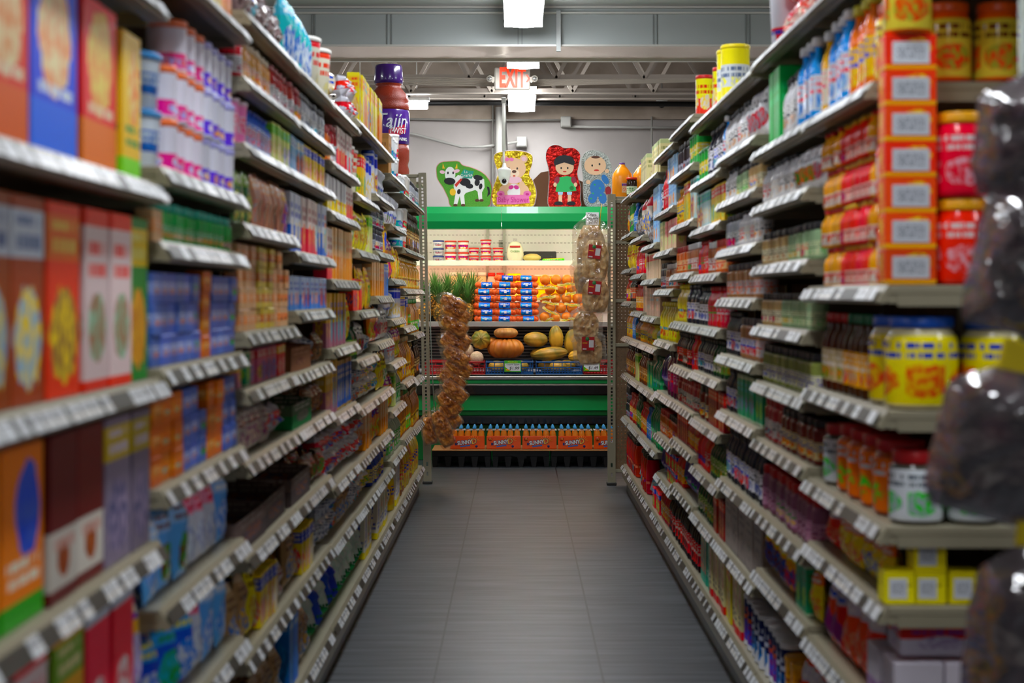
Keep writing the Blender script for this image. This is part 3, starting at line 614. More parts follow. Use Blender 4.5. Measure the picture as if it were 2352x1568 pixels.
CASTN = ('carton', 'box', 'pack', 'packet', 'pouch', 'bag', 'bags', 'can', 'canister', 'container', 'tub', 'jar', 'bottle', 'jug', 'tray')
def noun(key):
    ws = CATS[key][5].replace(',', '').split()
    for i, wd in enumerate(ws):
        if wd in ('with', 'of'): ws = ws[:i]; break
    for wd in reversed(ws):
        if wd in CASTN: return wd
    return NOUN[CATS[key][0]]
KINDW = ('oil', 'sauce', 'mustard', 'spray', 'spice', 'salsa', 'mayonnaise', 'cookie', 'cereal', 'gelatin', 'dessert', 'tea', 'milk', 'candy', 'coffee', 'flour', 'bouillon', 'cleaner', 'chips', 'cardboard')
def objname(key):
    ws = CATS[key][5].replace('-', ' ').split(); n = noun(key)
    for wd in KINDW:
        if wd in ws: return wd+'_'+n
    for wd in ('black', 'dark', 'amber', 'golden', 'clear', 'green', 'blue', 'red', 'yellow', 'white', 'orange', 'pink', 'purple', 'silver', 'cream', 'brown'):
        if wd in ws: return wd+'_'+n
    return n
GEO = {}
SPOT = ('d8202c', '2c8c3c', 'f0b818', '2c58b8', 'f4ece0', 'e86818', '8c2c7c', '30a8b8', '5c3018')
def product(key, var=0):
    if (key, var) in GEO: return GEO[key, var]
    if var:      # another flavour: same pack, other picture and marks
        me, capme, cn, nm = product(key); kind, dim, cols, pre, cap, desc = CATS[key]; r_ = random.Random(key+str(var))
        cs = cols[:2]+[r_.choice(SPOT), r_.choice(SPOT) if r_.random() < .5 else cols[3], r_.choice((cols[4], r_.choice(SPOT)))]
        m = PK(desc.replace(' ', '_')[:46]+'_'+'abc'[var], cs, pre, {'box': .42, 'tray': .8, 'pouch': .22, 'sack': .16, 'bottle': .14, 'jar': .15, 'jug': .25, 'can': .3, 'tub': .32}[kind])
        g = [n for n in m.node_tree.nodes if n.type == 'GROUP'][0]
        g.inputs['cu'].default_value += r_.uniform(-.15, .15); g.inputs['ru'].default_value *= r_.uniform(.7, 1.5); g.inputs['rv'].default_value *= r_.uniform(.8, 1.6)
        m2 = me.copy(); m2.materials[0] = m; GEO[key, var] = (m2, capme, cn, nm); return GEO[key, var]
    kind, (w_, d, h), cols, pre, cap, desc = CATS[key]; nm = noun(key)
    rg = {'box': .42, 'tray': .8, 'pouch': .22, 'sack': .16, 'bottle': .14, 'jar': .15, 'jug': .25, 'can': .3, 'tub': .32}[kind]
    m = PK(desc.replace(' ', '_')[:50], cols, pre, rg); mats = [m]; capme = None
    b = MB(); rnd = random.Random(key); cn = 'cap'
    capm = M('cap_'+cap, cap, .35) if len(cap) == 6 else None
    if kind == 'box':
        b.box(-w_/2, w_/2, -d/2, d/2, 0, h, 0, .0018)
        b.box(-w_/2+.004, w_/2-.004, -d*.02, d/2-.003, h, h+.0012)            # glued top flap
        b.box(-w_/2+.01, w_/2-.01, -d/2-.0006, -d/2, h*.93, h*.97)
    elif kind == 'tray':
        t = .004
        b.box(-w_/2, w_/2, -d/2, d/2, 0, t); b.box(-w_/2, w_/2, -d/2, -d/2+t, t, h*.8); b.box(-w_/2, w_/2, d/2-t, d/2, t, h)
        for s in (-1, 1): b.poly([(-d/2, t), (d/2, t), (d/2, h), (-d/2, h*.8)], -t/2, t/2, T=Matrix.Translation((s*(w_/2-t/2), 0, 0)) @ Matrix.Rotation(R(90), 4, 'Z'))
    elif kind == 'can':
        r = w_/2; b.lathe([(r*.94, 0), (r, .003), (r*.99, .007), (r*.975, .010), (r*.975, h-.02), (r*.99, h-.016), (r*.97, h-.012)], 20)
        c = MB(); c.lathe([(r*.99, 0), (r*1.02, .003), (r*1.02, .012), (r*.96, .016), (r*.9, .014)], 20); capme = (c.mesh('lid', capm or STEEL), h-.014); cn = 'lid'
    elif kind == 'jar':
        r = w_/2; lh = min(.022, h*.2); b.lathe([(r*.85, 0), (r*.97, .004), (r, .012), (r, h*.70), (r*.96, h*.76), (r*.80, h-lh-.003), (r*.78, h-lh)], 20)
        c = MB(); c.lathe([(r*.86, 0), (r*.87, .002), (r*.87, lh-.003), (r*.83, lh), (0, lh)], 20, rib=lambda a, z: 1+.012*math.cos(20*a/2)); capme = (c.mesh('lid', capm), h-lh-.001); cn = 'lid'
    elif kind == 'bottle':
        r = w_/2; nk = r*.42; b.lathe([(r*.85, 0), (r*.98, .005), (r, .015), (r*.97, h*.25), (r, h*.5), (r*.98, h*.60), (r*.8, h*.70), (nk, h*.80), (nk, h*.9)], 18, sy=d/w_)
        c = MB(); c.lathe([(nk*1.15, 0), (nk*1.25, .003), (nk*1.2, h*.10), (nk*.9, h*.12), (0, h*.12)], 14); capme = (c.mesh('cap', capm), h*.88)
    elif kind == 'tub':
        r = w_/2; b.lathe([(r*.80, 0), (r*.84, .004), (r*.95, h*.86), (r*.96, h-.008)], 22)
        c = MB(); c.lathe([(r*.98, 0), (r, .002), (r, .011), (r*.93, .014), (r*.90, .011), (0, .011)], 22); capme = (c.mesh('lid', capm or WHITE), h-.013); cn = 'lid'
    elif kind == 'jug':
        r = w_/2; b.lathe([(r*.88, 0), (r, .01), (r, h*.5), (r*.93, h*.62), (r*.55, h*.80), (r*.28, h*.86), (r*.27, h*.92)], 20, sy=d/w_)
        b.tube([(r*.35, 0, h*.83), (r*.75, 0, h*.84), (r*.95, 0, h*.74), (r*.93, 0, h*.60)], .010, 8)
        c = MB(); c.lathe([(r*.30, 0), (r*.32, .003), (r*.31, h*.09), (0, h*.095)], 14); capme = (c.mesh('cap', capm), h*.905)
    else:  # pouch or sack: pillow with crimped seams
        n, q = 9, 11; off = Vector((rnd.random()*9, rnd.random()*9, 0)); o = 0
        fat = 1.0 if kind == 'pouch' else 1.25
        for sgn in (-1, 1):
            o = len(b.v)
            for j in range(q):
                v = j/(q-1)
                for i in range(n):
                    u = i/(n-1); e = (1-abs(2*u-1)**3.2)*(1-abs(2*v-1)**4)
                    nz = noise.noise(Vector((u*3, v*4, sgn*2))+off)
                    y = sgn*d/2*e*(.75+.55*nz)*fat; x = (u-.5)*w_*(1-.06*(1-abs(2*v-1)**2)*abs(2*u-1)); z = v*h
                    if kind == 'sack': x += .06*w_*nz*e; z += .03*h*noise.noise(Vector((u*5, v*2, 5))+off)*(1 if j else 0)
                    b.v.append((x, y, max(z, 0)))
            for j in range(q-1):
                for i in range(n-1):
                    f = [o+j*n+i, o+j*n+i+1, o+(j+1)*n+i+1, o+(j+1)*n+i]; b.face(f if sgn < 0 else f[::-1], 0, True)
    GEO[key, 0] = (b.mesh(nm, mats), capme, cn, nm); return GEO[key, 0]
COUNT = {}
def put(key, loc, yaw, label, group, sc=(1, 1, 1), tilt=(0, 0), var=0):
    me, cap, cn, nm = product(key, var)
    o = inst(me, objname(key), None, loc, (tilt[0], tilt[1], yaw), sc); o['label'] = label; o['category'] = nm if nm not in ('container', 'canister', 'packet', 'pack') else {'container': 'tub', 'canister': 'can'}.get(nm, 'packet'); o['group'] = group
    if cap: inst(cap[0], cn, o, (0, 0, cap[1]))
    return o
SHELFWORD = ['base', 'second', 'third', 'fourth', 'fifth', 'sixth', 'seventh', 'eighth', 'ninth', 'tenth', 'eleventh']
def stock(side, i, z, up, gap, items):
    """items: 'key*fraction/sN/rN/p' from the camera end to the far end; sN layers, rN rows behind one another, p loose pile"""
    Y0, Y1 = BY[side][i], BY[side][i+1]; ln = Y1-Y0-.01; s = Y0+.006; cnt = {}
    rnd = random.Random(f'{side}{i}{z}')
    for it in items.split():
        a = it.split('/'); key, frac = a[0].split('*'); L_ = float(frac)*ln
        st, rows, pile = 1, 1, False
        for o in a[1:]:
            if o[0] == 's': st = int(o[1:])
            elif o[0] == 'r': rows = int(o[1:])
            elif o[0] == 'p': pile = True
        if key == '-': s += L_; continue
        kind, (w_, d, h), *_ = CATS[key]; desc = CATS[key][5]
        pitch = (w_+(.003 if kind in ('box', 'pouch') else .009)) if not pile else w_*1.02
        n = max(1, int(L_/pitch+.25)); pitch = L_/n if n > 1 else max(L_, 0)
        av = gap-.030; zs = 1.0
        if kind in ('jar', 'can', 'box') and w_ < .10 and not pile and not (side == 'L' and i < 1):
            while gap < .40 and (st+1)*h*.90 <= av and h < .135: st += 1
        while st > 1 and st*h*.82 > av: st -= 1
        tot = st*h
        if tot > av: zs = av/tot
        elif kind in ('box', 'pouch') and not pile: zs = min(1.18, av/tot*.95) if av/tot < 1.35 else 1.1
        elif kind in ('bottle', 'jar', 'tub', 'sack', 'jug') and not pile: zs = min(1.15, av/tot*.93) if av/tot > 1.08 else 1.0
        sx = min(1.0, pitch/(w_+.002)) if kind in ('pouch', 'sack', 'jug') and not pile else 1.0
        if n == 1 and L_ < w_: sx = L_/w_*.98
        var = 0; lastv = 0; vs = kind in ('jar', 'bottle', 'pouch', 'sack', 'can') or (kind == 'box' and w_ < .12)
        for c in range(n):
            if vs and c-lastv >= (2 if w_ < .08 else 1) and rnd.random() < .5: var = rnd.choice((0, 1, 2)); lastv = c
            base = cnt.get(key, 0); cnt[key] = base+1
            for rr in range(rows):
                dz = 0
                for l in range(st):
                    if l == st-1 and st > 2 and rnd.random() < .12: continue
                    dd_ = d*(1.36 if kind == 'sack' else 1.0); t = dd_/2+.022+rr*(dd_+.008)+rnd.uniform(0, .008)+(0 if kind != 'tray' else 0)
                    if t+dd_/2 > DEP-.03: continue
                    yy = s+pitch*(c+.5)
                    if side == 'L': loc = (XL-t, yy, z+dz+.0014); yaw = R(90)
                    else: loc = (XR+t, yy, z+dz+.0014); yaw = R(-90)
                    pos = ORD[base] if base < 30 else 'far'
                    lay = '' if st == 1 else ('bottom' if l == 0 else 'top' if l == st-1 else 'middle' if st == 3 else ORD[l]+'-layer')
                    bk = '' if rr == 0 else ('back' if rows == 2 else ORD[rr]+'-row')
                    pre_ = '-'.join(x for x in (lay, bk) if x)
                    lab = f"{desc}, {pre_+' ' if pre_ else ''}{pos}, {SHELFWORD[up]} shelf up, {ORD[i]} {GON[side]} bay"
                    if len(lab.split()) < 15: lab = lab.replace(f', {pre_+" " if pre_ else ""}{pos},', f', {pre_+" " if pre_ else ""}{pos} from camera,')
                    grp = f'{desc}s in a row, {SHELFWORD[up]} shelf, {ORD[i]} {GON[side]} bay'
                    yj = rnd.uniform(-.06, .06) if kind not in ('box', 'tray') else rnd.uniform(-.012, .012)
                    if kind in ('can', 'jar', 'bottle', 'tub'): yj = rnd.uniform(-.25, .25)
                    tl = (0, 0)
                    if pile: yj = rnd.uniform(-.35, .35); tl = (rnd.uniform(-.16, .04), rnd.uniform(-.10, .10)); loc = (loc[0], loc[1], loc[2]+.010)
                    elif kind == 'pouch': tl = (rnd.uniform(-.08, -.02), rnd.uniform(-.01, .01)); loc = (loc[0], loc[1], loc[2]+.003)
                    hh = h*zs*(1 if kind not in ('pouch', 'sack') else rnd.uniform(.92, 1.0))
                    put(key, loc, yaw+yj, lab, grp, (sx, 1, hh/h), tl, var); dz += hh+.0008
        s += L_
# ---------------------------------------------------------------- what stands where: bays counted from the camera, shelves from the top
PLAN = '''
L0|1.888 -*1|1.552 ckwh*.12 ckor*.19 ckbl*.25 ckre*.23 ckye*.14|1.196 bluepk*.10 brnpk*.15 brnpk*.15 orgpk*.17 redpk*.155 redpk*.13 ylgr*.13|.898 orgrn*.20 orgrn*.19 darkrd*.15 darkrd*.15 greyyl*.17 greyyl*.13|.60 limebx*.26 redpk*.16 limebx*.15 stripe*.16 stripe*.14 chips*.13|.17 limebx*.5/r2 blpak*.5/r2
L1|1.988 brbox*.6 ylbox*.35|1.589 tubbl*.18/s3 canpk*.22/s3 canpk*.2/s3 canpu*.20/s3 canpu*.2/s3|1.449 jelcr*.1 grnjr*.45 grnjr*.42|1.214 jelbl*.5/s3 jelor*.15/s3 jelbl*.33/s3|.99 jelor*.3/s3 jelbl*.3/s3 jelor*.2/s3 jelbl*.2/s3|.766 ltblp*.45/r2 whpk*.35/r2 ltblp*.2/r2|.53 blpak*.55/r2 whpk*.1/r2 ltblp*.3/r2|.17 chips*.2/r2 blpak*.5/r2 whpk*.3/r2
L2|2.04 chocb*.5/s2 chocb*.5|1.88 rdjar*.12 orjar*.5 rdjar*.36|1.72 pinkt*.2 blbot*.42 ygbox*.38|1.524 grpch*.3 peach*.7|1.26 jelcr*.32/s2 jelye*.34/s2 jelcr*.3/s2|1.12 tallye*.1 grnbx*.12 bannr*.5 redyl*.2|.944 clrpk*.6 candy*.3/p|.715 traym*.9 |.466 beans*.3/r2 yelbg*.1 byrbx*.3/r2 clrpk*.2/r2|.17 blpak*.4/r2 beans*.5/r2
L3|2.04 tealp*.5 tealp*.2 whtub*.28|1.88 rdjar*.3 bkjar*.7|1.72 ltbl*.35 byrbx*.6|1.482 whblu*.3 whred*.45 whblu*.25|1.303 mlkbx*.5/s2 mlkbx*.5/s2|1.117 trayb*.5 silv*.25/p dkpak*.2/r2|.944 trayg*.52 dkpak*.45/r2/p|.715 traym*.5 dkpak*.45/r2/p|.466 beans*.3/r2 byrbx*.3/r2 silv*.35/r2/p|.17 blubx*.2 beans*.4/r2 grnb*.35/r2
L4|2.04 whtub*.25 spypk*.2|1.832 redlj*.2 rdjar*.2 whred*.55|1.651 whyl*.7 whred*.3|1.407 whred*.2 crmbx*.8|1.16 tallye*.7 yelbg*.3|.914 tallye*.4 tanbl*.6|.665 candy*.5/s2/r2/p candy*.5/s2/r2/p|.455 silv*.5/s2/r2/p beans*.5/r2|.17 grnb*.5/r2/s2 grnb*.5/r2/s2
L5|2.08 candy*.35/s2/p ylbox*.65|1.774 whtub*.4 ybrbx*.25 aerob*.35|1.54 yelbg*.8 ygbox*.2|1.285 rybox*.4 mustp*.6|1.08 dkgrn*.2 clrbg*.45 silv*.35/p|.875 silv*.5/s2/p candyy*.5/s2/p|.655 candy*.6/s2/r2/p crmbx*.4|.45 silv*.5/r2/s2/p candyy*.5/r2/s2/p|.17 grnb*.6/r2/s2 wyb*.4
L6|2.08 ylbox*.6 whbag*.2|1.828 aerob*.3 whbag*.7|1.56 jrbw*.75 mustp*.25|1.345 crmbx*.7 blubx*.3|1.125 orspk*.5 clrbg*.5|.873 candyy*.5/s2/p yelbg*.5|.651 orspk*.5 crmbx*.5|.45 bluye*.7 spypk*.3/r2|.17 spypk*.25/r2/p wyb*.75/r2
L7|1.992 brbox*.25 gotub*.52/s2 rdtub*.2/s2|1.727 whbag*1|1.438 orspk*.5 mustp*.5|1.223 whbag*.45 aerob*.55|.99 whjug*.55 orspk*.45|.74 orspk*.4 ygbox*.2 clrbt*.4|.48 clrbt*.6 clrbt*.4|.17 spypk*.3/r2 jugye*.3 wyb*.4/r2
L8|1.944 gotub*.5 rdtub*.5|1.63 gotub*.4/s2 rdtub*.3/s2 drkbt*.3|1.388 oilg*1|1.162 yelbl*.45 aerob*.3 oilgr*.25|.838 oila*.6 oilg*.4|.51 oila*.6 oilgr*.4|.17 juggo*.5 jugye*.5
L9|1.944 bkjar*1|1.63 drkbt*1|1.388 oilg*1|1.10 oilgr*1|.80 oila*.5 drkbt*.5|.487 oila*1|.17 juggo*.3 jugye*.7
R0|2.08 brbox*.2 redbg*.4|1.80 -*.27 cleor*.28/r2 clean*.3 cleyl*.13|1.37 hotbg*.24/s3/r2 hotsy*.05/s4 hotsr*.35/s4 hotsy*.25/s4|1.116 mayo*.17 mayo*.17/r1 sbotg*.3 sbotl*.3|.882 salsl*.14/r2 salsg*.6 salsl*.2|.72 -*.14 ylpak*.4 ylpak*.2 orrdp*.2|.48 whpur*.3/r3 orrdp*.6|.17 cupyl*.4/r2 cupwh*.5/r2
R1|2.08 redbg*.75/s2/p whcon*.14|1.80 clean*.3 whbtl*.3 grncn*.25|1.629 clrbg*.4 whbtl*.6|1.443 spcgr*.5/s2 spcjr*.5/s2|1.258 spcgr*.6/s2 spcjr*.4/s2|1.085 purjr*1|.908 creyl*.6 redwh*.4|.688 purrd*1|.50 ylpak*.1 grnbx*.2 yrpak*.7|.17 orrdp*.35/r2 cupyl*.2/r2 cupwh*.45/r2
R2|2.067 -*1|1.855 clrbg*.4 whbtl*.6|1.69 spcjr*.35/s2 spcgr*.35/s2 whbtl*.3|1.516 whbtl*.6 bkjar*.4|1.34 wljar*1|1.137 wljar*.6/s1 bkwh*.4|.933 grnbx*.6 bkwh*.4|.685 bkwh*1|.44 grybg*1|.17 cupwh*.5/r2 cndwh*.3/r2 ylbox*.2
R3|2.067 -*.08 ygcan*.28 rycan*.12 |1.82 clean*.1 bkwh*.5 grncy*.4|1.626 ybrbx*.5 wblbx*.5|1.434 redlj*.3 whlid*.3 rdbtl*.4|1.226 rdbtl*.6 bkwh*.4|1.035 dkgrn*.4 bkwh*.6|.839 brnrd*.6 creyl*.4|.637 dkgrn*.5 rdbtl*.5|.44 brnrd*.4 dkgrn*.6|.17 cndwh*.5/r2 cndgr*.4/r2
R4|2.12 -*.05 rycan*.12|1.916 grncy*.4 blkjr*.6|1.678 wblbx*.3 ybrbx*.3 yelbt*.4|1.45 whlid*.5 redlj*.5|1.226 bkwh*.5 ylbtl*.5|1.022 rdbtl*.3 bkrd*.7|.85 redwh*1|.674 rdmix*.5 brnrd*.5|.455 pursk*.7 rdmix*.3|.17 bkrd*1/r2
R5|2.083 -*1|1.783 lbbx*.5/s2 rdbtl*.3 bkwh*.2|1.578 pkbx*.7 grcof*.0 crmbk*.3|1.38 whlid*.6/s1 jrbw*.4|1.118 ylbtl*1|.845 prple*.6 pursk*.4|.623 oranj*.5 redlj*.5|.407 rdbsk*.6/s2 pursk*.4|.17 bkrd*.5/r2 rdmix*.5/r2
R6|2.01 crmbk*.6|1.635 lbbx*.5/s2 cofsl*.5|1.44 crrd*1|1.233 crpk*1|1.065 clrbt*.3 ylbtl*.3 yelbt*.4|.81 grtal*.6 grnbx*.4|.51 grtal*.7 bljar*.3|.17 rdbsk*.5/r2 bowls*.45
R7|2.01 crmbk*.5|1.709 cofrd*.5 cofsl*.5|1.48 cofrd*.3 rdbtl*.7|1.25 crpk*.3 rdmix*.7|1.065 yelbt*.6 brnbt*.4|.81 brnbt*.7 ygbox*.3|.51 rdmix*.5 dkgrn*.5|.17 rdlrg*.6 bowls*.3
R8|2.02 -*1|1.764 bljar*.2 grcof*.5 cofrd*.3|1.527 yelco*1|1.308 drkor*.6 rdmix*.4|1.065 bljar*.3 yelbt*.7|.81 brnbt*1|.51 rdmix*.6 blkjr*.4|.17 rdlrg*1/s1
'''
for line in PLAN.strip().splitlines():
    a = line.split('|'); side, i = a[0][0], int(a[0][1:])
    lv = []
    for q in a[1:]:
        z, it = q.split(' ', 1); lv.append((float(z)+.02, it))
    bay(side, i, [z for z, _ in lv]); n = len(lv)
    for k, (z, it) in enumerate(lv):
        gap = (lv[k-1][0]-z-.02) if k else .42
        if side == 'R' and i == 0:
            it = it.replace('hotbg*.24/s3/r2', '-*.14 hotbg*.12/s3')
        stock(side, i, z, n-1-k, gap, it)
# near end of the right gondola, seen end-on
PANW = {}
def endput(key, x, Y, z, label, group, yaw=0, sc=(1, 1, 1)):
    o = put(key, (x, Y, z+.001), yaw, label, group, sc)
    if key in ('ctnor', 'ylcub'):
        if key not in PANW:
            w_, dd, h = CATS[key][1]; b = MB(); b.box(-w_*.36, w_*.36 if key == 'ctnor' else w_*.2, -dd/2-.0012, -dd/2-.0002, h*.18, h*.80); PANW[key] = b.mesh('white_panel', PK('ingredient panel', ('dcdfe4', 'dcdfe4', 'd0d4d8', 'c8ccd0', '8c9098'), 'panel'))
        inst(PANW[key], 'white_panel', o)
    return o
for k in range(7):
    if k in (0, 6): w_ = 'yellow-fronted '
    endput('ctnor', XR+.062, 3.335, 1.391+k*.0728, f'orange carton with white label panel, {["bottom","second lowest","third lowest","middle","third highest","second highest","top"][k]} of near corner stack', 'orange cartons stacked at the near right corner')
for c in range(2):
    for l in range(2):
        endput('jrred', XR+.175+c*.122, 3.345, 1.391+l*.178, f'big red jar with yellow lid, {["lower","upper"][l]} layer, {ORD[c]} from the aisle, near gondola end', 'big red jars at the near gondola end')
for c in range(3):
    endput('jrort', XR+.076+c*.105, 3.47, 1.821, f'orange jar with olive label at near gondola end, {ORD[c]} from the aisle', 'orange jars on the near gondola end')
endput('jrort', XR+.062, 3.335, 1.391+7*.0728, 'orange jar with olive label standing on top of the orange carton stack', 'orange jars on the near gondola end')
for c in range(1):
    endput('mayo', XR+.255+c*.155, 3.37, 1.137, f'big yellow mayonnaise jar with blue lid, {ORD[c+1]} from aisle at gondola end', 'big mayonnaise jars at the near gondola end', .15)
for c, (dx, l) in enumerate(((.19, 0), (.19, 0), (.19, 0))):
    endput('ylcub', XR+.10+c*.072, 3.33, .741, f'small yellow bouillon carton, {ORD[c]} from aisle in lower layer at gondola end', 'small yellow cartons at the near gondola end')
endput('ylcub', XR+.10, 3.33, .808, 'small yellow bouillon carton alone on the upper layer at gondola end', 'small yellow cartons at the near gondola end')
endput('ylcub', XR+.04, 3.33, .741, 'small yellow bouillon carton at the very corner of the gondola end', 'small yellow cartons at the near gondola end')
endput('whor', XR+.12, 3.38, .632, 'orange and white carton lying on the white packets, near gondola end', 'orange and white cartons')

# ---------------------------------------------------------------- far end frames: slotted posts and pegboards
def slotted_post(x, Y, h, lean, label):
    r = empty('slotted_post', (x, Y, 0), label, 'post', None, (0, lean, 0))
    b = MB(); w_ = .054
    for s in (-1, 1):
        b.box(s*w_/2-(.0 if s > 0 else -.0)-(.020 if s > 0 else 0), s*w_/2+(.020 if s < 0 else 0), -.004, 0, .02, h)
        b.box(s*w_/2-.0015, s*w_/2+.0015, 0, .045, .02, h)
    z = .30
    b.box(-.008, .008, -.004, 0, .02, .06); b.box(-.008, .008, -.004, 0, .09, .13); b.box(-.008, .008, -.004, 0, .16, .30)
    while z < h-.05: b.box(-.008, .008, -.004, 0, z, z+.009); z += .0254
    b.box(-.008, .008, -.004, 0, z, h); b.obj('channel', CREAM, r)
    b = MB(); b.box(-.035, .035, -.02, .06, 0, .02, 0, .004); b.obj('foot', M('foot_dark', '2c2a26', .5), r); return r
slotted_post((1405-VX)*11.72/F, 11.72, 2.10, 0, 'beige slotted shelf post at the right end of the aisle')
slotted_post((982-VX)*11.80/F, 11.80, 2.26, R(-1.0), 'beige slotted shelf post at left end of aisle, leaning slightly')
def pegboard(x0, x1, Y, z0, z1, mat, rails, label):
    """a perforated hardboard panel: real round-ish holes cut as a lattice"""
    r = empty('pegboard_panel', (x0, Y, 0), label, 'panel'); b = MB(); p = .0254; hs = .0045
    nx = int((x1-x0)/p)
    vis = min(nx, 8)
    for i in range(nx):
        xa = i*p
        b.box(xa, xa+p-hs, 0, .005, z0, z1)
    z = z0
    for i in range(nx):
        xa = i*p+p-hs; z = z0
        if (x0 > 0 and i < 10) or (x0 < 0 and i > nx-10):
            while z < z1-p: b.box(xa, xa+hs, 0, .005, z, z+p-hs); z += p
        else: b.box(xa, xa+hs, 0, .005, z0, z1)
    b.obj('board', mat, r)
    for z in rails:
        b = MB(); b.box(-.002, x1-x0, -.012, -.001, z-.012, z+.012, 0, .002); b.obj('rail', CREAM, r)
    return r
pegboard((1414-VX)*11.70/F, 1.80, 11.775, .09, 2.06, PEG, (.10, 1.01, 1.33, 1.755, 2.05), 'brown pegboard panel with beige rails behind right slotted post')
pegboard(-1.80, (958-VX)*11.70/F, 11.84, .09, 2.25, M('pegboard_beige', 'b5ac92', .6), (.10, 2.24), 'beige perforated steel panel behind the left shelves')
b = MB(); b.box(0, 1.0, 0, .42, -.018, 0, 0, .002); tag(b.obj('end_shelf', CREAM, None, (.70, 11.76, 2.085)), 'beige shelf on top of the right end frame holding jugs', 'shelf')
b = MB(); b.box(-1.3, .0, 0, .45, -.018, 0, 0, .002); tag(b.obj('end_shelf', CREAM, None, (-.70, 11.87, 2.20)), 'beige shelf on the left end frame under the giant bottle', 'shelf')
# jugs and a jar on that shelf
for px, nm in ((1429, 'left'), (1476, 'right')):
    p = P(px, 452, 11.95); r = empty('juice_jug', (p.x, 11.95, 2.086), f'orange juice jug with purple cap, {nm} one above the pegboard', 'jug', 'orange juice jugs')
    b = MB(); g = .078; prof = [(g*.95, 0), (g, .01), (g, .15), (g*.93, .175), (g*.55, .215), (g*.30, .235), (g*.28, .245)]
    b.lathe(prof, 24, rib=lambda a, z: 1+.06*math.cos(4*a+math.pi)*(1 if z < .18 else .2)); b.tube([(.0, .045, .235), (.0, .078, .215), (.0, .085, .15)], .010, 8)
    b.obj('bottle', M('orange_juice', 'ff9a0c', .25, emit=None), r)
    b = MB(); b.lathe([(.021, 0), (.022, .018), (0, .02)], 16, T=Matrix.Translation((0, 0, .24))); b.obj('cap', M('cap_purple', '6c3c8c', .4), r)
    b = MB(); b.lathe([(g*1.01, .045), (g*1.01, .115)], 16, cap=False, rib=lambda a, z: 1+.06*math.cos(4*a+math.pi)); 
    b2 = MB(); b2.box(-.008, .048, -g*1.08, -g*1.07, .035, .105); b2.obj('label', PK('juice label', ('e8c8a8', '4c4c98', 'd87858', 'e8d8c8', 'c06040'), 'photo'), r)
r = empty('condiment_jar', (P(1451, 452, 11.84).x, 11.82, 2.086), 'dark jar with red lid and green label in front of jugs', 'jar')
b = MB(); b.lathe([(.036, 0), (.039, .01), (.039, .11), (.034, .125)], 20); b.obj('jar_body', PK('olive jar', ('2c2018', 'dce4cc', '4c9c58', 'e0e4d0', '3c6c40'), 'label', .15), r)
b = MB(); b.lathe([(.040, 0), (.040, .016), (0, .019)], 20, T=Matrix.Translation((0, 0, .124))); b.obj('lid', M('lid_red', 'e03414', .35), r)

# ---------------------------------------------------------------- giant seasoning bottle on the left end frame
r = empty('giant_seasoning_bottle', (P(893, 300, 12.15).x, 12.13, 2.201), 'giant display bottle of red seasoning with purple cap and label', 'display bottle', None, (0, 0, R(6)))
b = MB(); g = .155
b.lathe([(g*.80, 0), (g*.97, .03), (g, .10), (g*.93, .14), (g, .18), (g, .25), (g*.95, .29)], 36); b.obj('bottle_base', M('chili_powder', '8c2c14', .25, bump=(160, .4)), r)
b = MB(); b.lathe([(g*.96, .29), (g*1.01, .30), (g*1.03, .42), (g*1.0, .53), (g*.97, .545)], 36, cap=False); b.obj('label_sleeve', M('label_purple', '4a1c88', .25, coat=.4), r)
b = MB(); b.lathe([(g*.97, .545), (g*.99, .56), (g*1.0, .585), (g*.93, .60), (g*.98, .62), (g*.90, .665), (g*.66, .705), (g*.60, .72), (g*.60, .735), (g*.64, .74), (g*.64, .755)], 36, rib=lambda a, z: 1+(.010*math.cos(24*a) if .61 < z < .70 else 0)); b.obj('shoulder', M('chili_powder'), r)
b = MB(); b.lathe([(g*.60, .74), (g*.68, .75), (g*.70, .77), (g*.66, .87), (g*.62, .885), (0, .888)], 48, rib=lambda a, z: 1+(.02*math.cos(36*a) if .77 < z < .86 else 0)); b.obj('screw_cap', M('cap_violet', '3c1468', .22, coat=.5), r)
silverink = M('label_silver', 'd8dce4', .4)
def curved(body, size, z, mat, nm, sx=1, a0=0, rr=g*1.045, shear=0, ext=.0015):
    o = lettering(body, size, mat, nm, r, (0, 0, 0), (0, 0, 0), ext, 1, shear); me = o.data
    for v in me.vertices:
        a = a0+v.co.x*sx/rr; R_ = rr+v.co.z; zz = z+v.co.y
        v.co = (R_*math.sin(a), -R_*math.cos(a), zz)
    return o
curved('Tajín', .150, .455, silverink, 'brand_lettering', .86, .12, shear=.25)
bmr = MB()
for k in range(10):
    a = -.02+.09*k; a2 = a+.09
    q = lambda a, z: (g*1.04*math.sin(a), -g*1.04*math.cos(a), z)
    sl = .05
    bmr.add([q(a, .325+sl*k/10), q(a2, .325+sl*(k+1)/10), q(a2, .390+sl*(k+1)/10), q(a, .390+sl*k/10)], [(0, 1, 2, 3)])
bmr.obj('red_banner', M('banner_red', 'c4143c', .3), r)
curved('TWIST', .062, .382, M('ink_white', 'f4f4f4', .4), 'flavour_lettering', .8, .42, rr=g*1.05, shear=.15)
curved('SPICY SEASONING', .036, .322, M('ink_white'), 'product_lettering', .8, .22, rr=g*1.04)
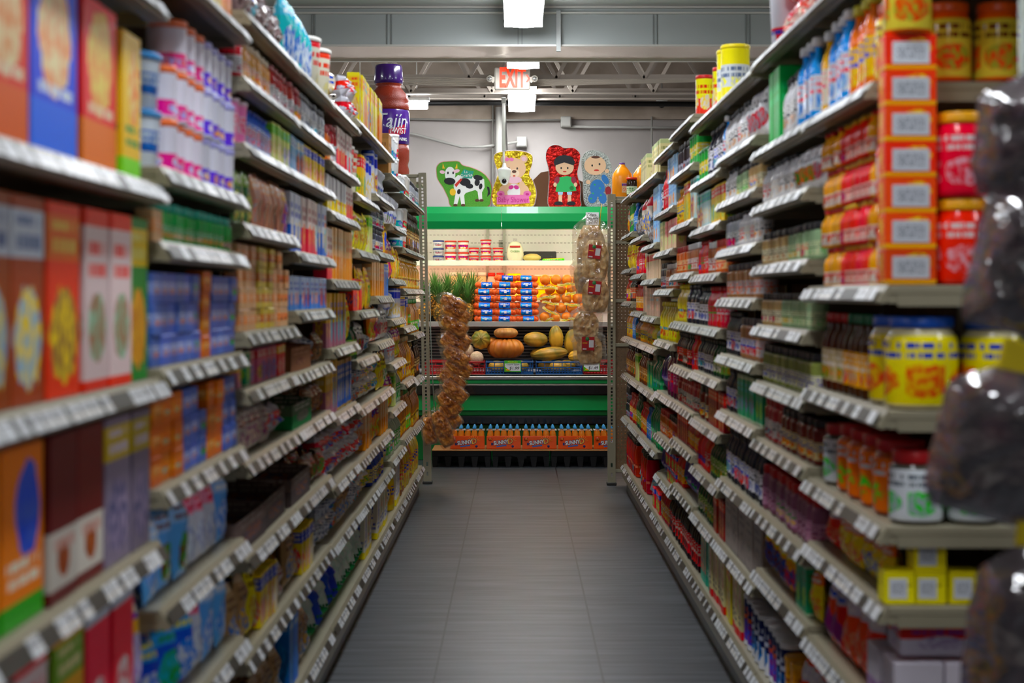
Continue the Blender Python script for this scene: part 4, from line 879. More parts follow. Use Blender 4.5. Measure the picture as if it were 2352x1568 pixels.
# ---------------------------------------------------------------- produce case
GRN = M('case_green', '00bc5e', .32, coat=.3); GRND = M('case_green_dark', '077a34', .35)
LINER = noisy('case_liner', 'd8d0d0', 'e4dcdc', 3, .5, bumpk=.05); DK = M('case_black', '0e1014', .22, coat=.4)
r = empty('produce_case', (0, 13.35, 0), 'open refrigerated produce case with green canopy and green base panels', 'refrigerated case')
X0, X1 = -2.1, 2.1; case = r
b = MB()   # canopy profile (y, z), three facets
prof = [(.10, 2.10), (-.05, 2.096), (-.075, 2.04), (-.075, 1.975), (-.045, 1.915), (.0, 1.91), (.03, 1.93), (.03, 2.07)]
n = len(prof)
for (xa, xb) in ((X0, P(1152, 0, 13.3).x-.001), (P(1152, 0, 13.3).x+.001, X1)):
    b.add([(x, y, z) for x in (xa, xb) for y, z in prof], [(i, (i+1) % n, n+(i+1) % n, n+i) for i in range(n)]+[tuple(range(n))[::-1], tuple(range(n, 2*n))])
b.obj('canopy', GRN, r)
b = MB(); b.box(X0, X1, .0, 1.05, 2.065, 2.097, 0, .004); b.obj('top_panel', WHITE, r)
b = MB(); b.box(X0, X1, 1.0, 1.05, .72, 2.064); b.obj('back_liner', LINER, r)
b = MB()   # slots stamped into the liner
for zc in (1.42, 1.50, 1.745, 1.83, 1.90, 1.60):
    x = -1.2
    while x < 1.2: b.box(x, x+.020, .997, 1.0, zc, zc+.004); x += .033
for zz in range(5): b.box(-.16, -.10, .996, 1.0, 1.80+zz*.012, 1.806+zz*.012)
b.obj('liner_slots', M('slot_dark', '4c423c', .7), r)
b = MB()
for px in (1158, 1120): x = P(px, 0, 14.3).x; b.box(x-.012, x+.012, .975, 1.0, 1.15, 2.06)
b.obj('shelf_standard', M('standard_grey', '8c8680', .4, .4), r)
for x in (X0, X1-.03):
    b = MB(); b.box(x, x+.03, -.02, 1.05, .3, 2.064); b.obj('end_panel', WHITE, r)
# lamp strips
b = MB(); b.tube([(X0+.1, .02+.05, 1.955), (X1-.1, .07, 1.955)], .013, 8); b.obj('lamp_strip', M('case_lamp', 'fff0dc', .4, emit='ffe4d6', es=CASE_LIGHT*1.7), r)
def cshelf(y0, y1, z, lip, mat, nm='case_shelf', cut=None):
    b = MB(); b.box(X0+.03, X1-.03, y0, y1, z-.016, z, 0, .002); b.box(X0+.03, X1-.03, y0-.012, y0, z-lip*.7, z+lip*.3, 0, .003); return b.obj(nm, mat, r)
sh = cshelf(.60, 1.0, 1.655, .046, WHITE)
b = MB(); b.tube([(X0+.1, .70, 1.632), (X1-.1, .70, 1.632)], .006, 8); b.obj('shelf_lamp', M('case_lamp2', 'ffd8a0', .4, emit='ffcca0', es=CASE_LIGHT*1.25), sh)
b = MB()
for px in (988, 1012, 1053, 1122, 1190): x = P(px, 0, 13.95).x; b.box(x-.012, x+.012, .584, .588, 1.642, 1.656)
b.obj('shelf_tag', M('tag_paper', 'f0ece8', .5), sh)
cshelf(.42, 1.0, 1.135, .045, M('shelf_alu', 'c4c4c6', .3, .7)); cshelf(.86, 1.0, 1.325, .02, WHITE)
cshelf(.10, 1.0, .705, .03, DK, 'case_deck')
b = MB()   # dark wire-grille back of the lower well
for i in range(14): b.box(X0+.03, X1-.03, .97, .985, .74+i*.027, .752+i*.027)
b.obj('vent_grille', M('grille', '2a2624', .5), r)
for (z0, z1, y0, m, nm) in ((.672, .700, .07, STEEL, 'chrome_lip'), (.640, .672, .09, GRN, 'front_panel'), (.545, .640, .03, DK, 'bumper'), (.415, .545, .10, GRN, 'front_panel'), (.375, .415, .12, GRND, 'front_panel'), (.30, .375, .05, DK, 'bumper'), (.0, .30, .16, GRND, 'base_panel')):
    b = MB(); b.box(X0, X1, y0, .30, z0, z1, 0, .012 if m == DK else .004); b.obj(nm, m, r)
b = MB(); b.box(X0, X1, .3, 1.05, 0, .68); b.obj('base_body', DK, r)
Yc = 13.35
def at(px, Y, z): return Vector(((px-VX)*Y/F, Y, z))

# pallets and juice packs
for i, (xa, xb) in enumerate(((992, 1127), (1131, 1262), (1266, 1400))):
    x0 = (xa-VX)*12.95/F; x1 = (xb-VX)*12.95/F; lab = ['left', 'middle', 'right'][i]
    r = empty('plastic_pallet', (x0, 12.95, 0), f'black plastic pallet under the orange drinks, {lab} one of three', 'pallet', 'black plastic pallets', )
    w_ = x1-x0; b = MB(); b.box(0, w_, 0, .42, .085, .130, 0, .003); b.obj('deck', BLACK, r)
    for k in range(5):
        xx = k*(w_-.045)/4
        b = MB(); b.add([(xx, y, 0) if q == 0 else (xx, y, 0) for y in () for q in ()], [])
        b.poly([(xx+.006, 0), (xx+.039, 0), (xx+.050 if k < 4 else xx+.045, .085), (xx-.005 if k else xx, .085)], .0, .06, 0); b.poly([(xx+.006, 0), (xx+.039, 0), (xx+.050 if k < 4 else xx+.045, .085), (xx-.005 if k else xx, .085)], .3, .38, 0)
        b.obj('block', BLACK, r)
    b = MB(); b.box(0, w_, .385, .40, .002, .084); b.obj('rear_skirt', BLACK, r)
    if i == 1:
        b = MB(); b.poly([(w_*.30, .10), (w_*.36, .085), (w_*.44, .085), (w_*.5, .07), (w_*.6, .07), (w_*.6, .10)], -.006, 0); b.obj('moulded_rib', BLACK, r)
b = MB(); b.box((992-VX)*12.95/F, (1400-VX)*12.95/F, 12.93, 13.40, .131, .136, 0, .001); tag(b.obj('cardboard_sheet', M('cardboard', '9c6c3c', .8)), 'thin cardboard sheet lying across the black pallets', 'cardboard')
ORJ = M('drink_orange', 'f08a1c', .12); ORW = M('juice_wrap', 'f25a14', .14); CBL = M('cap_sky', '3c9cdc', .25)
b = MB(); b.lathe([(.022, 0), (.025, .006), (.025, .08), (.0245, .115), (.020, .135), (.012, .150), (.012, .158)], 12); jb = b.mesh('bottle', ORJ)
b = MB(); b.lathe([(.0145, 0), (.0145, .012), (.008, .022), (.006, .030), (0, .031)], 10); jc = b.mesh('cap', CBL)
NAVY = M('ink_navy', '1c2c70', .4); WINK = M('ink_white'); YINK = M('ink_yellow', 'f8b828', .4); BINK = M('ink_blue', '2c6cc8', .4); RINK = M('ink_red', 'b81c14', .4)
b = MB(); b.box(-.137, .137, 0, .006, 0, .105, 0, .002)
for k in range(5): b.lathe([(.0262, 0), (.0262, .104)], 12, T=Matrix.Translation((-.108+k*.054, .030, 0)), cap=False)
wrapm = b.mesh('film_wrap', ORW)
tx1 = tx2 = None
for i, px in enumerate((1074, 1157, 1239, 1321, 1403)):
    p = at(px, 13.05, .137)
    r = empty('juice_pack', (p.x, 13.05-.03, .137), f'orange film-wrapped pack of juice bottles, {ORD[i]} from left on pallets', 'drinks pack', 'juice packs in a row on the pallets')
    for q in range(3):
        for k in range(5):
            o = inst(jb, 'bottle', r, (-.108+k*.054, .030+q*.054, .002)); inst(jc, 'cap', o, (0, 0, .157))
    f = inst(wrapm, 'film_wrap', r, (0, 0, .001))
    lettering('SUNNY', .044, NAVY, 'lettering_outline', f, (-.022, -.0012, .052), (R(90), R(-7), 0), sx=.80, bold=.0045); lettering('SUNNY', .044, WINK, 'brand_lettering', f, (-.022, -.003, .052), (R(90), R(-7), 0), sx=.80, bold=.001)
    lettering('D', .058, NAVY, 'lettering_outline', f, (.052, -.0012, .062), (R(90), R(-7), 0), bold=.0045); lettering('D', .058, YINK, 'brand_letter', f, (.052, -.003, .062), (R(90), R(-7), 0), bold=.001)
    b = MB(); b.box(-.055, .025, -.002, 0, .022, .032, 0, 0, Matrix.Rotation(R(-7), 4, 'Y')); b.obj('blue_ribbon', BINK, f)
    lettering('15', .024, YINK, 'count_lettering', f, (-.108, -.0048, .080)); b = MB(); b.lathe([(0, 0), (.016, 0), (.016, .002), (0, .002)], 16, T=Matrix.Translation((-.108, -.002, .080)) @ Matrix.Rotation(R(90), 4, 'X')); b.obj('red_roundel', RINK, f)
    b = MB()
    for k in range(9):
        a = R(8+k*20); b.bar((.048+.032*math.cos(a), -.001, .062+.026*math.sin(a)), (.048+.055*math.cos(a), -.001, .062+.042*math.sin(a)), .003, .002)
    b.obj('sun_rays', YINK, f)
    b = MB(); b.box(-.1, -.085, -.0015, 0, .03, .05); b.lathe([(0, 0), (.010, 0), (.010, .001), (0, .001)], 14, T=Matrix.Translation((.072, -.001, .022)) @ Matrix.Rotation(R(90), 4, 'X')); b.obj('small_marks', NAVY, f)
    b = MB(); b.box(-.139, .139, -.001, .166, .150, .1515); o = b.obj('clear_film', film('clear_film', 'f4f4f4', .05), r)

# crates
def crate(px0, px1, col, lab):
    Y = 13.50; x0 = (px0-VX)*Y/F; x1 = (px1-VX)*Y/F; w_ = x1-x0; m = M('crate_'+col, col, .4)
    r = empty('produce_crate', (x0, Y, .706), lab, 'crate'); h = .115
    for (ya, yb, nm) in ((0, .006, 'front_panel'), (.334, .34, 'rear_panel')):
        b = MB(); b.box(0, w_, ya-.004, yb+.004, h-.012, h, 0, .002); b.box(0, w_, ya-.003, yb+.003, 0, .016); b.box(0, w_, ya-.003, yb+.003, .060, .068)
        nn = int(w_/.024)
        for k in range(nn+1): x = k*w_/nn; b.box(max(0, x-.003), min(w_, x+.003), ya, yb, .01, .065)
        for k in range(0, nn+1, 3): x = k*w_/nn; b.box(max(0, x-.003), min(w_, x+.003), ya, yb, .06, h)
        for zz in (.028, .043): b.box(0, w_, ya, yb, zz, zz+.005)
        b.obj(nm, m, r)
    for x in (0, w_-.006):
        b = MB(); b.box(x, x+.006, .007, .333, 0, .016); b.box(x, x+.006, .007, .333, h-.02, h)
        for k in range(8): b.box(x, x+.006, .01+k*.042, .016+k*.042, .01, h)
        b.obj('side_panel', m, r)
    b = MB(); b.box(.006, w_-.006, .006, .334, .004, .010); b.obj('bottom_panel', m, r)
crate(976, 1113.5, 'b01820', 'red plastic crate at left holding the pale melons'); crate(1115.5, 1225, '1c5a9c', 'blue plastic crate under the big ribbed pumpkin')
crate(1231, 1338, '1c5a9d', 'blue plastic crate under the long green-gold squashes'); crate(1341, 1420, 'a01820', 'dark red plastic crate at far right of the case')
# squashes and melons
PUM = noisy('pumpkin_orange', 'b8601c', 'd8862c', 7, .42, c3='c87020', bumpk=.25); PU2 = noisy('pumpkin_tan', 'a87038', 'c89048', 8, .45, c3='b4783c', bumpk=.25)
SQG = noisy('squash_green_gold', '6c7424', 'e0a830', 5, .4, c3='a8862a', bumpk=.3, lo=.4, hi=.6); SQ2 = noisy('squash_gold', 'b88020', 'd8a034', 6, .4, c3='8c7828', bumpk=.3)
MEL = noisy('melon_net', 'c8a888', 'e0c8ac', 90, .7, bumpk=.8); STEM = M('stem_brown', '7c6a3c', .8)
def squash(px, py, rx, ry, rz, Y, mat, label, cat, ribs=10, amp=.09, rot=(0, 0, 0), nm='pumpkin', stem=None, dent=.0):
    p = P(px, py, Y); r = empty(nm, p, label, cat, None, rot); b = MB()
    def fn(d, a, t): return 1-amp*(.5+.5*math.cos(ribs*a))**1.6*math.sin(t)**.6*1.2-dent*abs(math.cos(t))**8+.02*noise.noise(Vector((d.x*2, d.y*2, d.z*2+px)))
    b.blob((0, 0, 0), rx, ry, rz, ribs*6, 18, fn=fn); b.obj('rind', mat, r)
    if stem:
        b = MB(); b.tube([(0, 0, rz*(1-dent)*.9), (.004, 0, rz+.008), (.010, .004, rz+.02)], [.012, .008, .010], 7); b.obj('stem', STEM, r)
    return r
squash(1162, 800, .158, .15, .100, 13.72, PUM, 'big ribbed orange pumpkin on the middle blue crate', 'pumpkin', 13, .10, stem=None, dent=.25)
squash(1162, 764.5, .105, .10, .053, 13.72, PU2, 'flat tan pumpkin sitting on top of the big ribbed one', 'pumpkin', 14, .05, dent=.25)
squash(1127, 788, .07, .07, .05, 13.84, PUM, 'small orange pumpkin half hidden behind the big ribbed one', 'pumpkin', 12, .08)
squash(1104.5, 780, .083, .083, .070, 13.70, SQG, 'round green and gold squash with its stem facing front', 'squash', 10, .05, (R(80), 0, 0), 'squash', True)
squash(1230.5, 779.5, .065, .062, .104, 13.74, SQ2, 'oval golden squash lying level right of the tan pumpkin', 'squash', 9, .03, (0, R(92), 0), 'squash')
squash(1277.5, 776, .063, .062, .106, 13.76, SQG, 'tall upright green and gold squash, left of the two', 'squash', 9, .05, (0, R(-4), 0), 'squash')
squash(1313, 785, .063, .062, .108, 13.76, SQG, 'tall upright green squash next to the hanging crackling bags', 'squash', 9, .05, (0, R(3), 0), 'squash')
squash(1264, 812, .057, .056, .147, 13.66, SQ2, 'long ribbed greenish-gold squash lying on the right blue crate', 'squash', 9, .04, (0, R(84), 0), 'squash')
squash(1322, 818, .05, .05, .062, 13.64, SQG, 'small green squash at the right end of the blue crate', 'squash', 9, .05, (0, R(80), 0), 'squash')
for q, (px, zc, Y, ang) in enumerate(((1256, .772, 13.76, 90), (1238, .872, 13.775, 84), (1302, .772, 13.76, 90), (1282, .772, 13.60, 90), (1142, .772, 13.60, 90), (1194, .772, 13.60, 90), (1168, .772, 13.76, 90))):
    r = squash(px, VY+(HC-zc)*F/Y, .052, .052, .075, Y, SQ2, f'golden squash down inside the crates behind the others, {ORD[q]} of seven', 'squash', 9, .04, (0, R(ang), 0), 'squash')
for px, py, rr, Y, lab in ((1063, 779, .052, 13.78, 'pale netted melon at the back, upper one of three'), (1072, 805, .060, 13.70, 'large pale netted melon in the middle of the three'), (1095, 822, .058, 13.66, 'tan netted melon in red crate, lowest of the three'), (1050, 828, .052, 13.62, 'tan netted melon low down beside the hanging pork rinds')):
    p = P(px, py, Y); b = MB(); b.blob(p, rr, rr, rr, 24, 16); o = b.obj('melon', MEL); tag(o, lab, 'melon')
# price cards
def card(px0, px1, py0, py1, Y, lines, lab, produce=True):
    p = P((px0+px1)/2, (py0+py1)/2, Y); k = Y/F; w_ = (px1-px0)*k; h = (py1-py0)*k
    r = empty('price_card', p, lab, 'price card')
    b = MB(); b.box(-w_/2, w_/2, 0, .003, -h/2, h/2, 0, .001); b.obj('card', M('card_green', '3cb82c', .5) if produce else M('card_white', 'f0f0f2', .5), r)
    ink = M('ink_black', '141414', .6)
    if produce:
        b = MB(); b.box(-w_*.46, w_*.46, -.001, 0, -h*.42, h*.25); b.obj('white_panel', M('card_white', 'f0f0f2', .5), r)
        lettering('PRODUCE', .019, M('ink_lemon', 'f4e838', .5), 'heading', r, (0, -.0012, h*.37), sx=.95)
        b = MB(); b.poly([(-w_*.46, -h*.42), (-w_*.12, -h*.42), (-w_*.46, -h*.05)], -.002, -.001); b.obj('fruit_picture', PK('fruit print', ('e8a020', '58a028', 'd83818', 'f0d030', '2c8c2c'), 'full'), r)
    for t, s, x, z in lines: lettering(t, s, ink, 'handwriting', r, (x*w_, -.0015, z*h), shear=.2)
card(1158.5, 1197, 828, 854, 13.46, (('Pumpkin Squash', .0165, 0, .16), ('$1.99', .036, .08, -.17)), 'green PRODUCE card priced $1.99 on the middle blue crate')
card(1340, 1378, 829, 852.5, 13.46, (('Squash Acorn', .0165, 0, .16), ('$1.49', .036, .08, -.17)), 'green card priced $1.49 on the red crate at right')
card(1345.5, 1375.5, 487.5, 516, 13.262, (('Piñata', .030, -.05, .3), ('Pequeña', .028, 0, .02), ('$2.02', .034, .05, -.28)), 'white handwritten piñata price card stuck on the green canopy', False)

# dairy tubs on the top shelf
def dtub(px, py0, py1, w_, cols, cap, lab, grp, Y=14.08):
    k = Y/F; h = (py1-py0)*k-.002; r_ = w_*k/2; z = HC-(py1-VY)*k
    o = empty('dairy_tub', ((px-VX)*k, Y, z), lab, 'tub', grp)
    b = MB(); b.lathe([(r_*.78, 0), (r_*.82, .003), (r_*.93, h*.86), (r_*.95, h-.008)], 22); b.obj('tub_body', PK('tub print '+cols[1], cols, 'band', .35), o)
    b = MB(); b.lathe([(r_*.98, h-.014), (r_, h-.012), (r_, h-.003), (r_*.94, h), (r_*.9, h-.002), (0, h-.002)], 22); b.obj('lid', M('lid_'+cap, cap, .35), o)
RW = ('f0ece8', 'd82c18', 'f0b848', 'e8e0d8', '3c3c9c'); WB = ('eceaf0', 'e8e6ee', 'c0b8c8', 'a02828', '3c3c58')
# shelf top z=1.655 -> row bottoms
def zpy(z, Y=14.08): return VY-(z-HC)*F/Y
zb = 1.656; hh = lambda py: py*14.08/F
def stackcol(px, w_, hs, cols, cap, words, grp, st):
    z = zb
    for l, h in enumerate(hs):
        py1 = zpy(z); dtub(px, py1-h, py1, w_, cols, cap, f'{words}, {["bottom", "middle" if len(hs) == 3 else "top", "top"][l]} of {st}', grp); z += hh(h)
stackcol(1007, 26, (15.5, 17.5, 18), WB, '2c3c8c', 'white sour cream tub with navy rim', 'white dairy tubs', 'the far left stack')
stackcol(1035, 28.5, (23.5, 26.5), RW, 'd83018', 'large white and red margarine tub', 'large margarine tubs', 'first red stack')
stackcol(1064, 26, (23.5, 26.5), RW, 'd83018', 'large white and red margarine tub', 'large margarine tubs', 'second red stack')
stackcol(1088.5, 25, (15.5, 18.5), RW, 'd83019', 'white and red margarine tub', 'margarine tubs', 'third red stack')
stackcol(1116, 26, (15.5, 18.5, 18.5), RW, 'd83019', 'white and red margarine tub', 'margarine tubs', 'the three-high stack')
stackcol(1144, 25.5, (15.5, 18.5), RW, 'd83019', 'white and red margarine tub', 'margarine tubs', 'red stack beside the flour bag')
r = empty('flour_bag', at(1183, 14.02, 1.656), 'white bag with green lettering on the case top shelf', 'bag'); b = MB()
def fb(d, a, t): return 1+.04*noise.noise(d*3)
b.box(0, 0, 0, 0, 0, 0); b = MB(); b.blob((0, 0, .085), .072, .045, .095, 24, 14, fn=lambda d, a, t: fb(d, a, t)*(1 if d.z > 0 else 1.0+.25*(-d.z)*(1-abs(d.z)))); 
for i, v in enumerate(b.v): b.v[i] = (v[0], v[1], max(v[2], 0))
bag = b.obj('bag_body', M('bag_white', 'ece4c8', .4), r); b = MB(); b.box(-.045, .045, -.050, -.047, .125, .142, 0, .002); b.obj('red_heading', M('ink_red'), bag)
lettering('CASERA', .028, M('ink_green', '3c8c2c', .5), 'brand_lettering', r, (0, -.050, .092), sx=.8)
b = MB(); b.lathe([(.02, .17), (.012, .18), (.018, .205)], 8, sy=.4); b.obj('tied_top', film('clear_film', 'f4f4f4', .05), r)
r = empty('foam_tray', at(1240, 14.20, 1.656), 'black foam tray standing on edge behind the yellow lump', 'tray'); b = MB(); b.box(-.145, .145, 0, .02, 0, .098, 0, .008); b.obj('tray_body', M('tray_black', '2c2a2c', .5), r)
b = MB()
for x in (-.10, .10): b.lathe([(.012, 0), (.008, .002), (0, .003)], 12, T=Matrix.Translation((x, 0, .05)) @ Matrix.Rotation(R(90), 4, 'X'))
b.obj('moulded_boss', M('boss', '4a484c', .5), r)
b = MB(); b.blob((0, 0, .034), .078, .045, .036, 20, 12, fn=lambda d, a, t: 1+.06*noise.noise(d*2)); o = b.obj('cheese_pack', M('cheese_yellow', 'dcc06c', .3)); o.location = at(1222, 14.02, 1.660); tag(o, 'pale yellow wrapped cheese lump in front of the black tray', 'cheese')
b = MB(); b.box(-.095, .095, -.04, .04, 0, .026, 0, .008); o = b.obj('green_pack', PK('green pack', ('58b818', 'e0d030', 'd04820', '3c9018', 'f0f0e0'), 'plain', .3)); o.location = at(1271, 14.0, 1.662); o.rotation_euler = (0, R(-2), 0); tag(o, 'flat bright green packet lying at the shelf edge right of cheese', 'packet')
# second row: jars, bottles, trays on the inner step shelf
for i, px in enumerate((1040, 1063, 1086, 1107)):
    o = empty('mayo_jar', at(px, 14.27, 1.327), f'cream jar with white lid under the top shelf, {ORD[i]} from left', 'jar', 'cream jars under the top shelf')
    b = MB(); b.lathe([(.036, 0), (.040, .01), (.040, .19), (.036, .215)], 18); b.obj('jar_body', M('jar_cream', 'e8d0a0', .25), o); b = MB(); b.lathe([(.041, .215), (.041, .245), (0, .247)], 18); b.obj('lid', WHITE, o)
for i, px in enumerate((1129, 1149)):
    o = empty('milk_bottle', at(px, 14.27, 1.327), f'milk drink bottle with red cap, {["left", "right"][i]} of the pair behind the clementines', 'bottle', 'milk drink bottles with red caps')
    b = MB(); b.lathe([(.036, 0), (.040, .01), (.040, .17), (.030, .205), (.030, .21)], 18); b.obj('bottle_body', M('milk_pink', 'ecc8b4', .3), o); b = MB(); b.lathe([(.033, .21), (.033, .24), (0, .242)], 18); b.obj('cap', M('cap_red', 'e02818', .3), o)
b = MB(); b.box(-.07, .07, 0, .03, 0, .235, 0, .02); o = b.obj('fruit_tray', PK('fruit tray', ('f0d83c', 'f0e060', 'e8b020', 'f4f0d8', 'e8c030'), 'full', .25)); o.location = at(1181, 14.24, 1.327); tag(o, 'upright wrapped tray of yellow fruit behind the bags', 'tray')
clm = film('clamshell', 'fff4e0', .25)
k = 0
for l in range(2):
    for i, px in enumerate((1240, 1273, 1306, 1337)):
        o = empty('fruit_cup', at(px+(0 if l else 2), 14.275, 1.327+l*.112), f'clear cup of yellow fruit under top shelf, {["lower", "upper"][l]} row, {ORD[i]} from left', 'fruit cup', 'clear cups of yellow fruit')
        b = MB(); b.lathe([(.048, 0), (.058, .095)], 4, sm=False, T=Matrix.Rotation(R(45), 4, 'Z')); b.obj('fruit', PK('cut fruit', ('f4b418', 'f8c838', 'f0a010', 'fcd850', 'f8d040'), 'full', .3), o)
        b = MB(); b.box(-.048, .048, -.048, .048, .098, .110, 0, .004); b.obj('lid', M('lid_clear', 'f4ead4', .2), o)
# pineapples
PNB = M('pineapple_skin', 'c8902c', .55); nt = PNB.node_tree; vo = nt.nodes.new('ShaderNodeTexVoronoi'); vo.inputs['Scale'].default_value = 58; tx = nt.nodes.new('ShaderNodeTexCoord')
cr = nt.nodes.new('ShaderNodeValToRGB'); cr.color_ramp.elements[0].color = lin('e8b040'); cr.color_ramp.elements[1].color = lin('5c4414'); cr.color_ramp.elements[0].position = .1; cr.color_ramp.elements[1].position = .62
e = cr.color_ramp.elements.new(.35); e.color = lin('c08824')
bpn = nt.nodes.new('ShaderNodeBump'); bpn.inputs['Strength'].default_value = 1; bpn.invert = True; bpn.inputs['Distance'].default_value = .01
nt.links.new(tx.outputs['Object'], vo.inputs['Vector']); nt.links.new(vo.outputs['Distance'], cr.inputs[0]); nt.links.new(cr.outputs[0], nt.nodes['Principled BSDF'].inputs['Base Color']); nt.links.new(vo.outputs['Distance'], bpn.inputs['Height']); nt.links.new(bpn.outputs[0], nt.nodes['Principled BSDF'].inputs['Normal'])
LEAF = noisy('pineapple_leaf', '3c6c34', '8cb468', 6, .45, c3='54883c')
def crown(seed, h=.17):
    rnd = random.Random(seed); b = MB()
    for k in range(62):
        f = k/62; a = k*2.399; ln = h*(.45+.6*f)*rnd.uniform(.85, 1.1); out = (1-f)*1.15+.12; w_ = .011*(1-.3*f)
        pts = []
        for q in range(5):
            t = q/4; rad = .018*(1-f)+ln*math.sin(out*(.4+.75*t))*t*.75; z = f*.035+ln*math.cos(out*.75*t)*t; pts.append((rad, z, w_*(1-t)**.7))
        o = len(b.v); ca, sa = math.cos(a), math.sin(a)
        for (rad, z, ww) in pts:
            for s in (-1, 0, 1): b.v.append((rad*ca-s*ww*sa, rad*sa+s*ww*ca, z-(.0035 if s == 0 else 0)))
        for q in range(4):
            for s in (0, 1): b.face([o+q*3+s, o+q*3+s+1, o+q*3+s+4, o+q*3+s+3], 0, True)
    return b.mesh('leaf_crown', LEAF)
b = MB(); b.blob((0, 0, .085), .060, .060, .088, 24, 16, fn=lambda d, a, t: 1+.03*math.cos(8*a+d.z*9)*math.sin(t)); pbody = b.mesh('fruit_body', PNB)
crs = [crown(i) for i in range(4)]
spots = [(1010, 13.835, 1.136, 'front row, first from left'), (1047, 13.84, 1.136, 'front row, centre, wearing the purple tag'), (1074, 13.835, 1.136, 'front row, right one beside the clementine bags'), (976, 13.84, 1.136, 'front row, hidden behind the slotted post'),
         (998, 13.995, 1.19, 'back row, first from left'), (1028, 13.995, 1.19, 'back row, second from left'), (1058, 13.995, 1.19, 'back row, third from left'), (1085, 13.995, 1.19, 'back row, fourth from left')]
b = MB(); b.box(at(970, 14, 0).x, at(1098, 14, 0).x, 13.925, 14.07, 1.136, 1.196, 0, .003); tag(b.obj('display_riser', BLACK), 'low black riser under the back row of pineapples', 'riser')
for i, (px, Y, z, words) in enumerate(spots):
    r = empty('pineapple', at(px, Y, max(z, 1.136) if Y < 13.9 else 1.1965), 'pineapple with green crown, '+words, 'pineapple', 'pineapples in the case', (0, 0, i*1.3))
    s_ = 1 if Y < 13.9 else 1.12
    rs_ = 1 if Y < 13.9 else .88; inst(pbody, 'fruit_body', r, (0, 0, .002), (0, 0, 0), (rs_, rs_, .98*s_)); inst(crs[i % 4], 'leaf_crown', r, (0, 0, .16*s_), (0, 0, i), (1.1, 1.1, 1.12 if Y < 13.9 else 1.05))
r = empty('fruit_tag', at(1052, 13.775, 0), 'round purple and yellow tag hanging on the middle pineapple', 'tag'); r.location.z = P(0, 692, 13.775).z
b = MB(); b.lathe([(0, 0), (.038, 0), (.038, .002), (0, .002)], 28, T=Matrix.Rotation(R(90), 4, 'X')); b.obj('yellow_rim', M('ink_lemon'), r); b = MB(); b.lathe([(0, 0), (.034, 0), (.034, .001), (0, .001)], 28, T=Matrix.Translation((0, -.002, 0)) @ Matrix.Rotation(R(90), 4, 'X')); b.obj('purple_face', PK('purple tag', ('4c2c8c', '4c2c8c', '5c3ca0', 'e8e0f0', 'f0e8f8'), 'band', .4), r)
# mesh bags of clementines with blue label sleeves
CLM = noisy('clementine_skin', 'e8501c', 'f06a1c', 30, .42, bumpk=.15); BLS = [PK('blue sleeve a', ('1c74c4', '38a8dc', '2c88cc', '1c5cac', 'dfeaf4'), 'band', .14), PK('blue sleeve b', ('2860b8', '30a0d8', '2c90cc', '1c50a0', 'dfeaf4'), 'half', .14)]
b = MB(); b.blob((0, 0, 0), 0.0276, .0276, .0268, 14, 10); cl = b.mesh('clementine', CLM)
colx = [(1114, 13.82, 6, 'left'), (1161, 13.81, 7, 'middle'), (1210, 13.82, 7, 'right')]
rnd = random.Random(5)
def sleeve(seed):
    rr = random.Random(seed); b = MB(); n = 9
    o = 0; m = 7
    for j in range(n):
        t = j/(n-1); zc = .5+.5*math.cos(math.pi*t)
        a = R(-60)+R(300)*t
        for i in range(m):
            u = i/(m-1)-.5; cr_ = .004*noise.noise(Vector((u*8, t*9, seed)))
            b.v.append((u*.094, -.036*math.cos(a)*1.15+cr_-.004, .0280*math.sin(a)*-1+cr_*.4))
    for j in range(n-1):
        for i in range(m-1): b.face([j*m+i, (j+1)*m+i, (j+1)*m+i+1, j*m+i+1], 0, True)
    return b.mesh('blue_sleeve', BLS[seed % 2])
slv = [sleeve(i) for i in range(4)]
for ci, (px, Y, nn, side_) in enumerate(colx):
    for l in range(nn):
        x = px+rnd.uniform(-2, 2)+(3 if ci == 0 and l == nn-1 else 0); z = 1.136+.0335+l*.0575; sc = 1
        r = empty('clementine_bag', at(x, Y+(.02 if l > 5 else 0), z), f'net bag of clementines with blue label, {side_} column, {ORD[l]} from bottom', 'fruit bag', 'net bags of clementines', (0, rnd.uniform(-.025, .025), rnd.uniform(-.10, .10)))
        for q, (dx, dy, dz) in enumerate(((-.074, .002, .004), (-.046, -.018, -.003), (-.052, .034, .0), (.072, -.004, -.003), (.044, -.018, .004), (.052, .032, 0), (0, -.006, 0), (0, .038, 0))):
            inst(cl, 'clementine', r, (dx+rnd.uniform(-.005, .005), dy, dz*.5+rnd.uniform(-.0015, .0015)), (0, 0, q), (1, 1, .98))
        inst(slv[(l+ci) % 4], 'blue_sleeve', r, (rnd.uniform(-.01, .01), -.012, 0))
        b = MB(); b.box(-.010, .010, -.002, 0, -.010, .010); o = b.obj('white_sticker', M('sticker', 'dcd8e4', .4), r); o.location = (.002, -.060, .0)
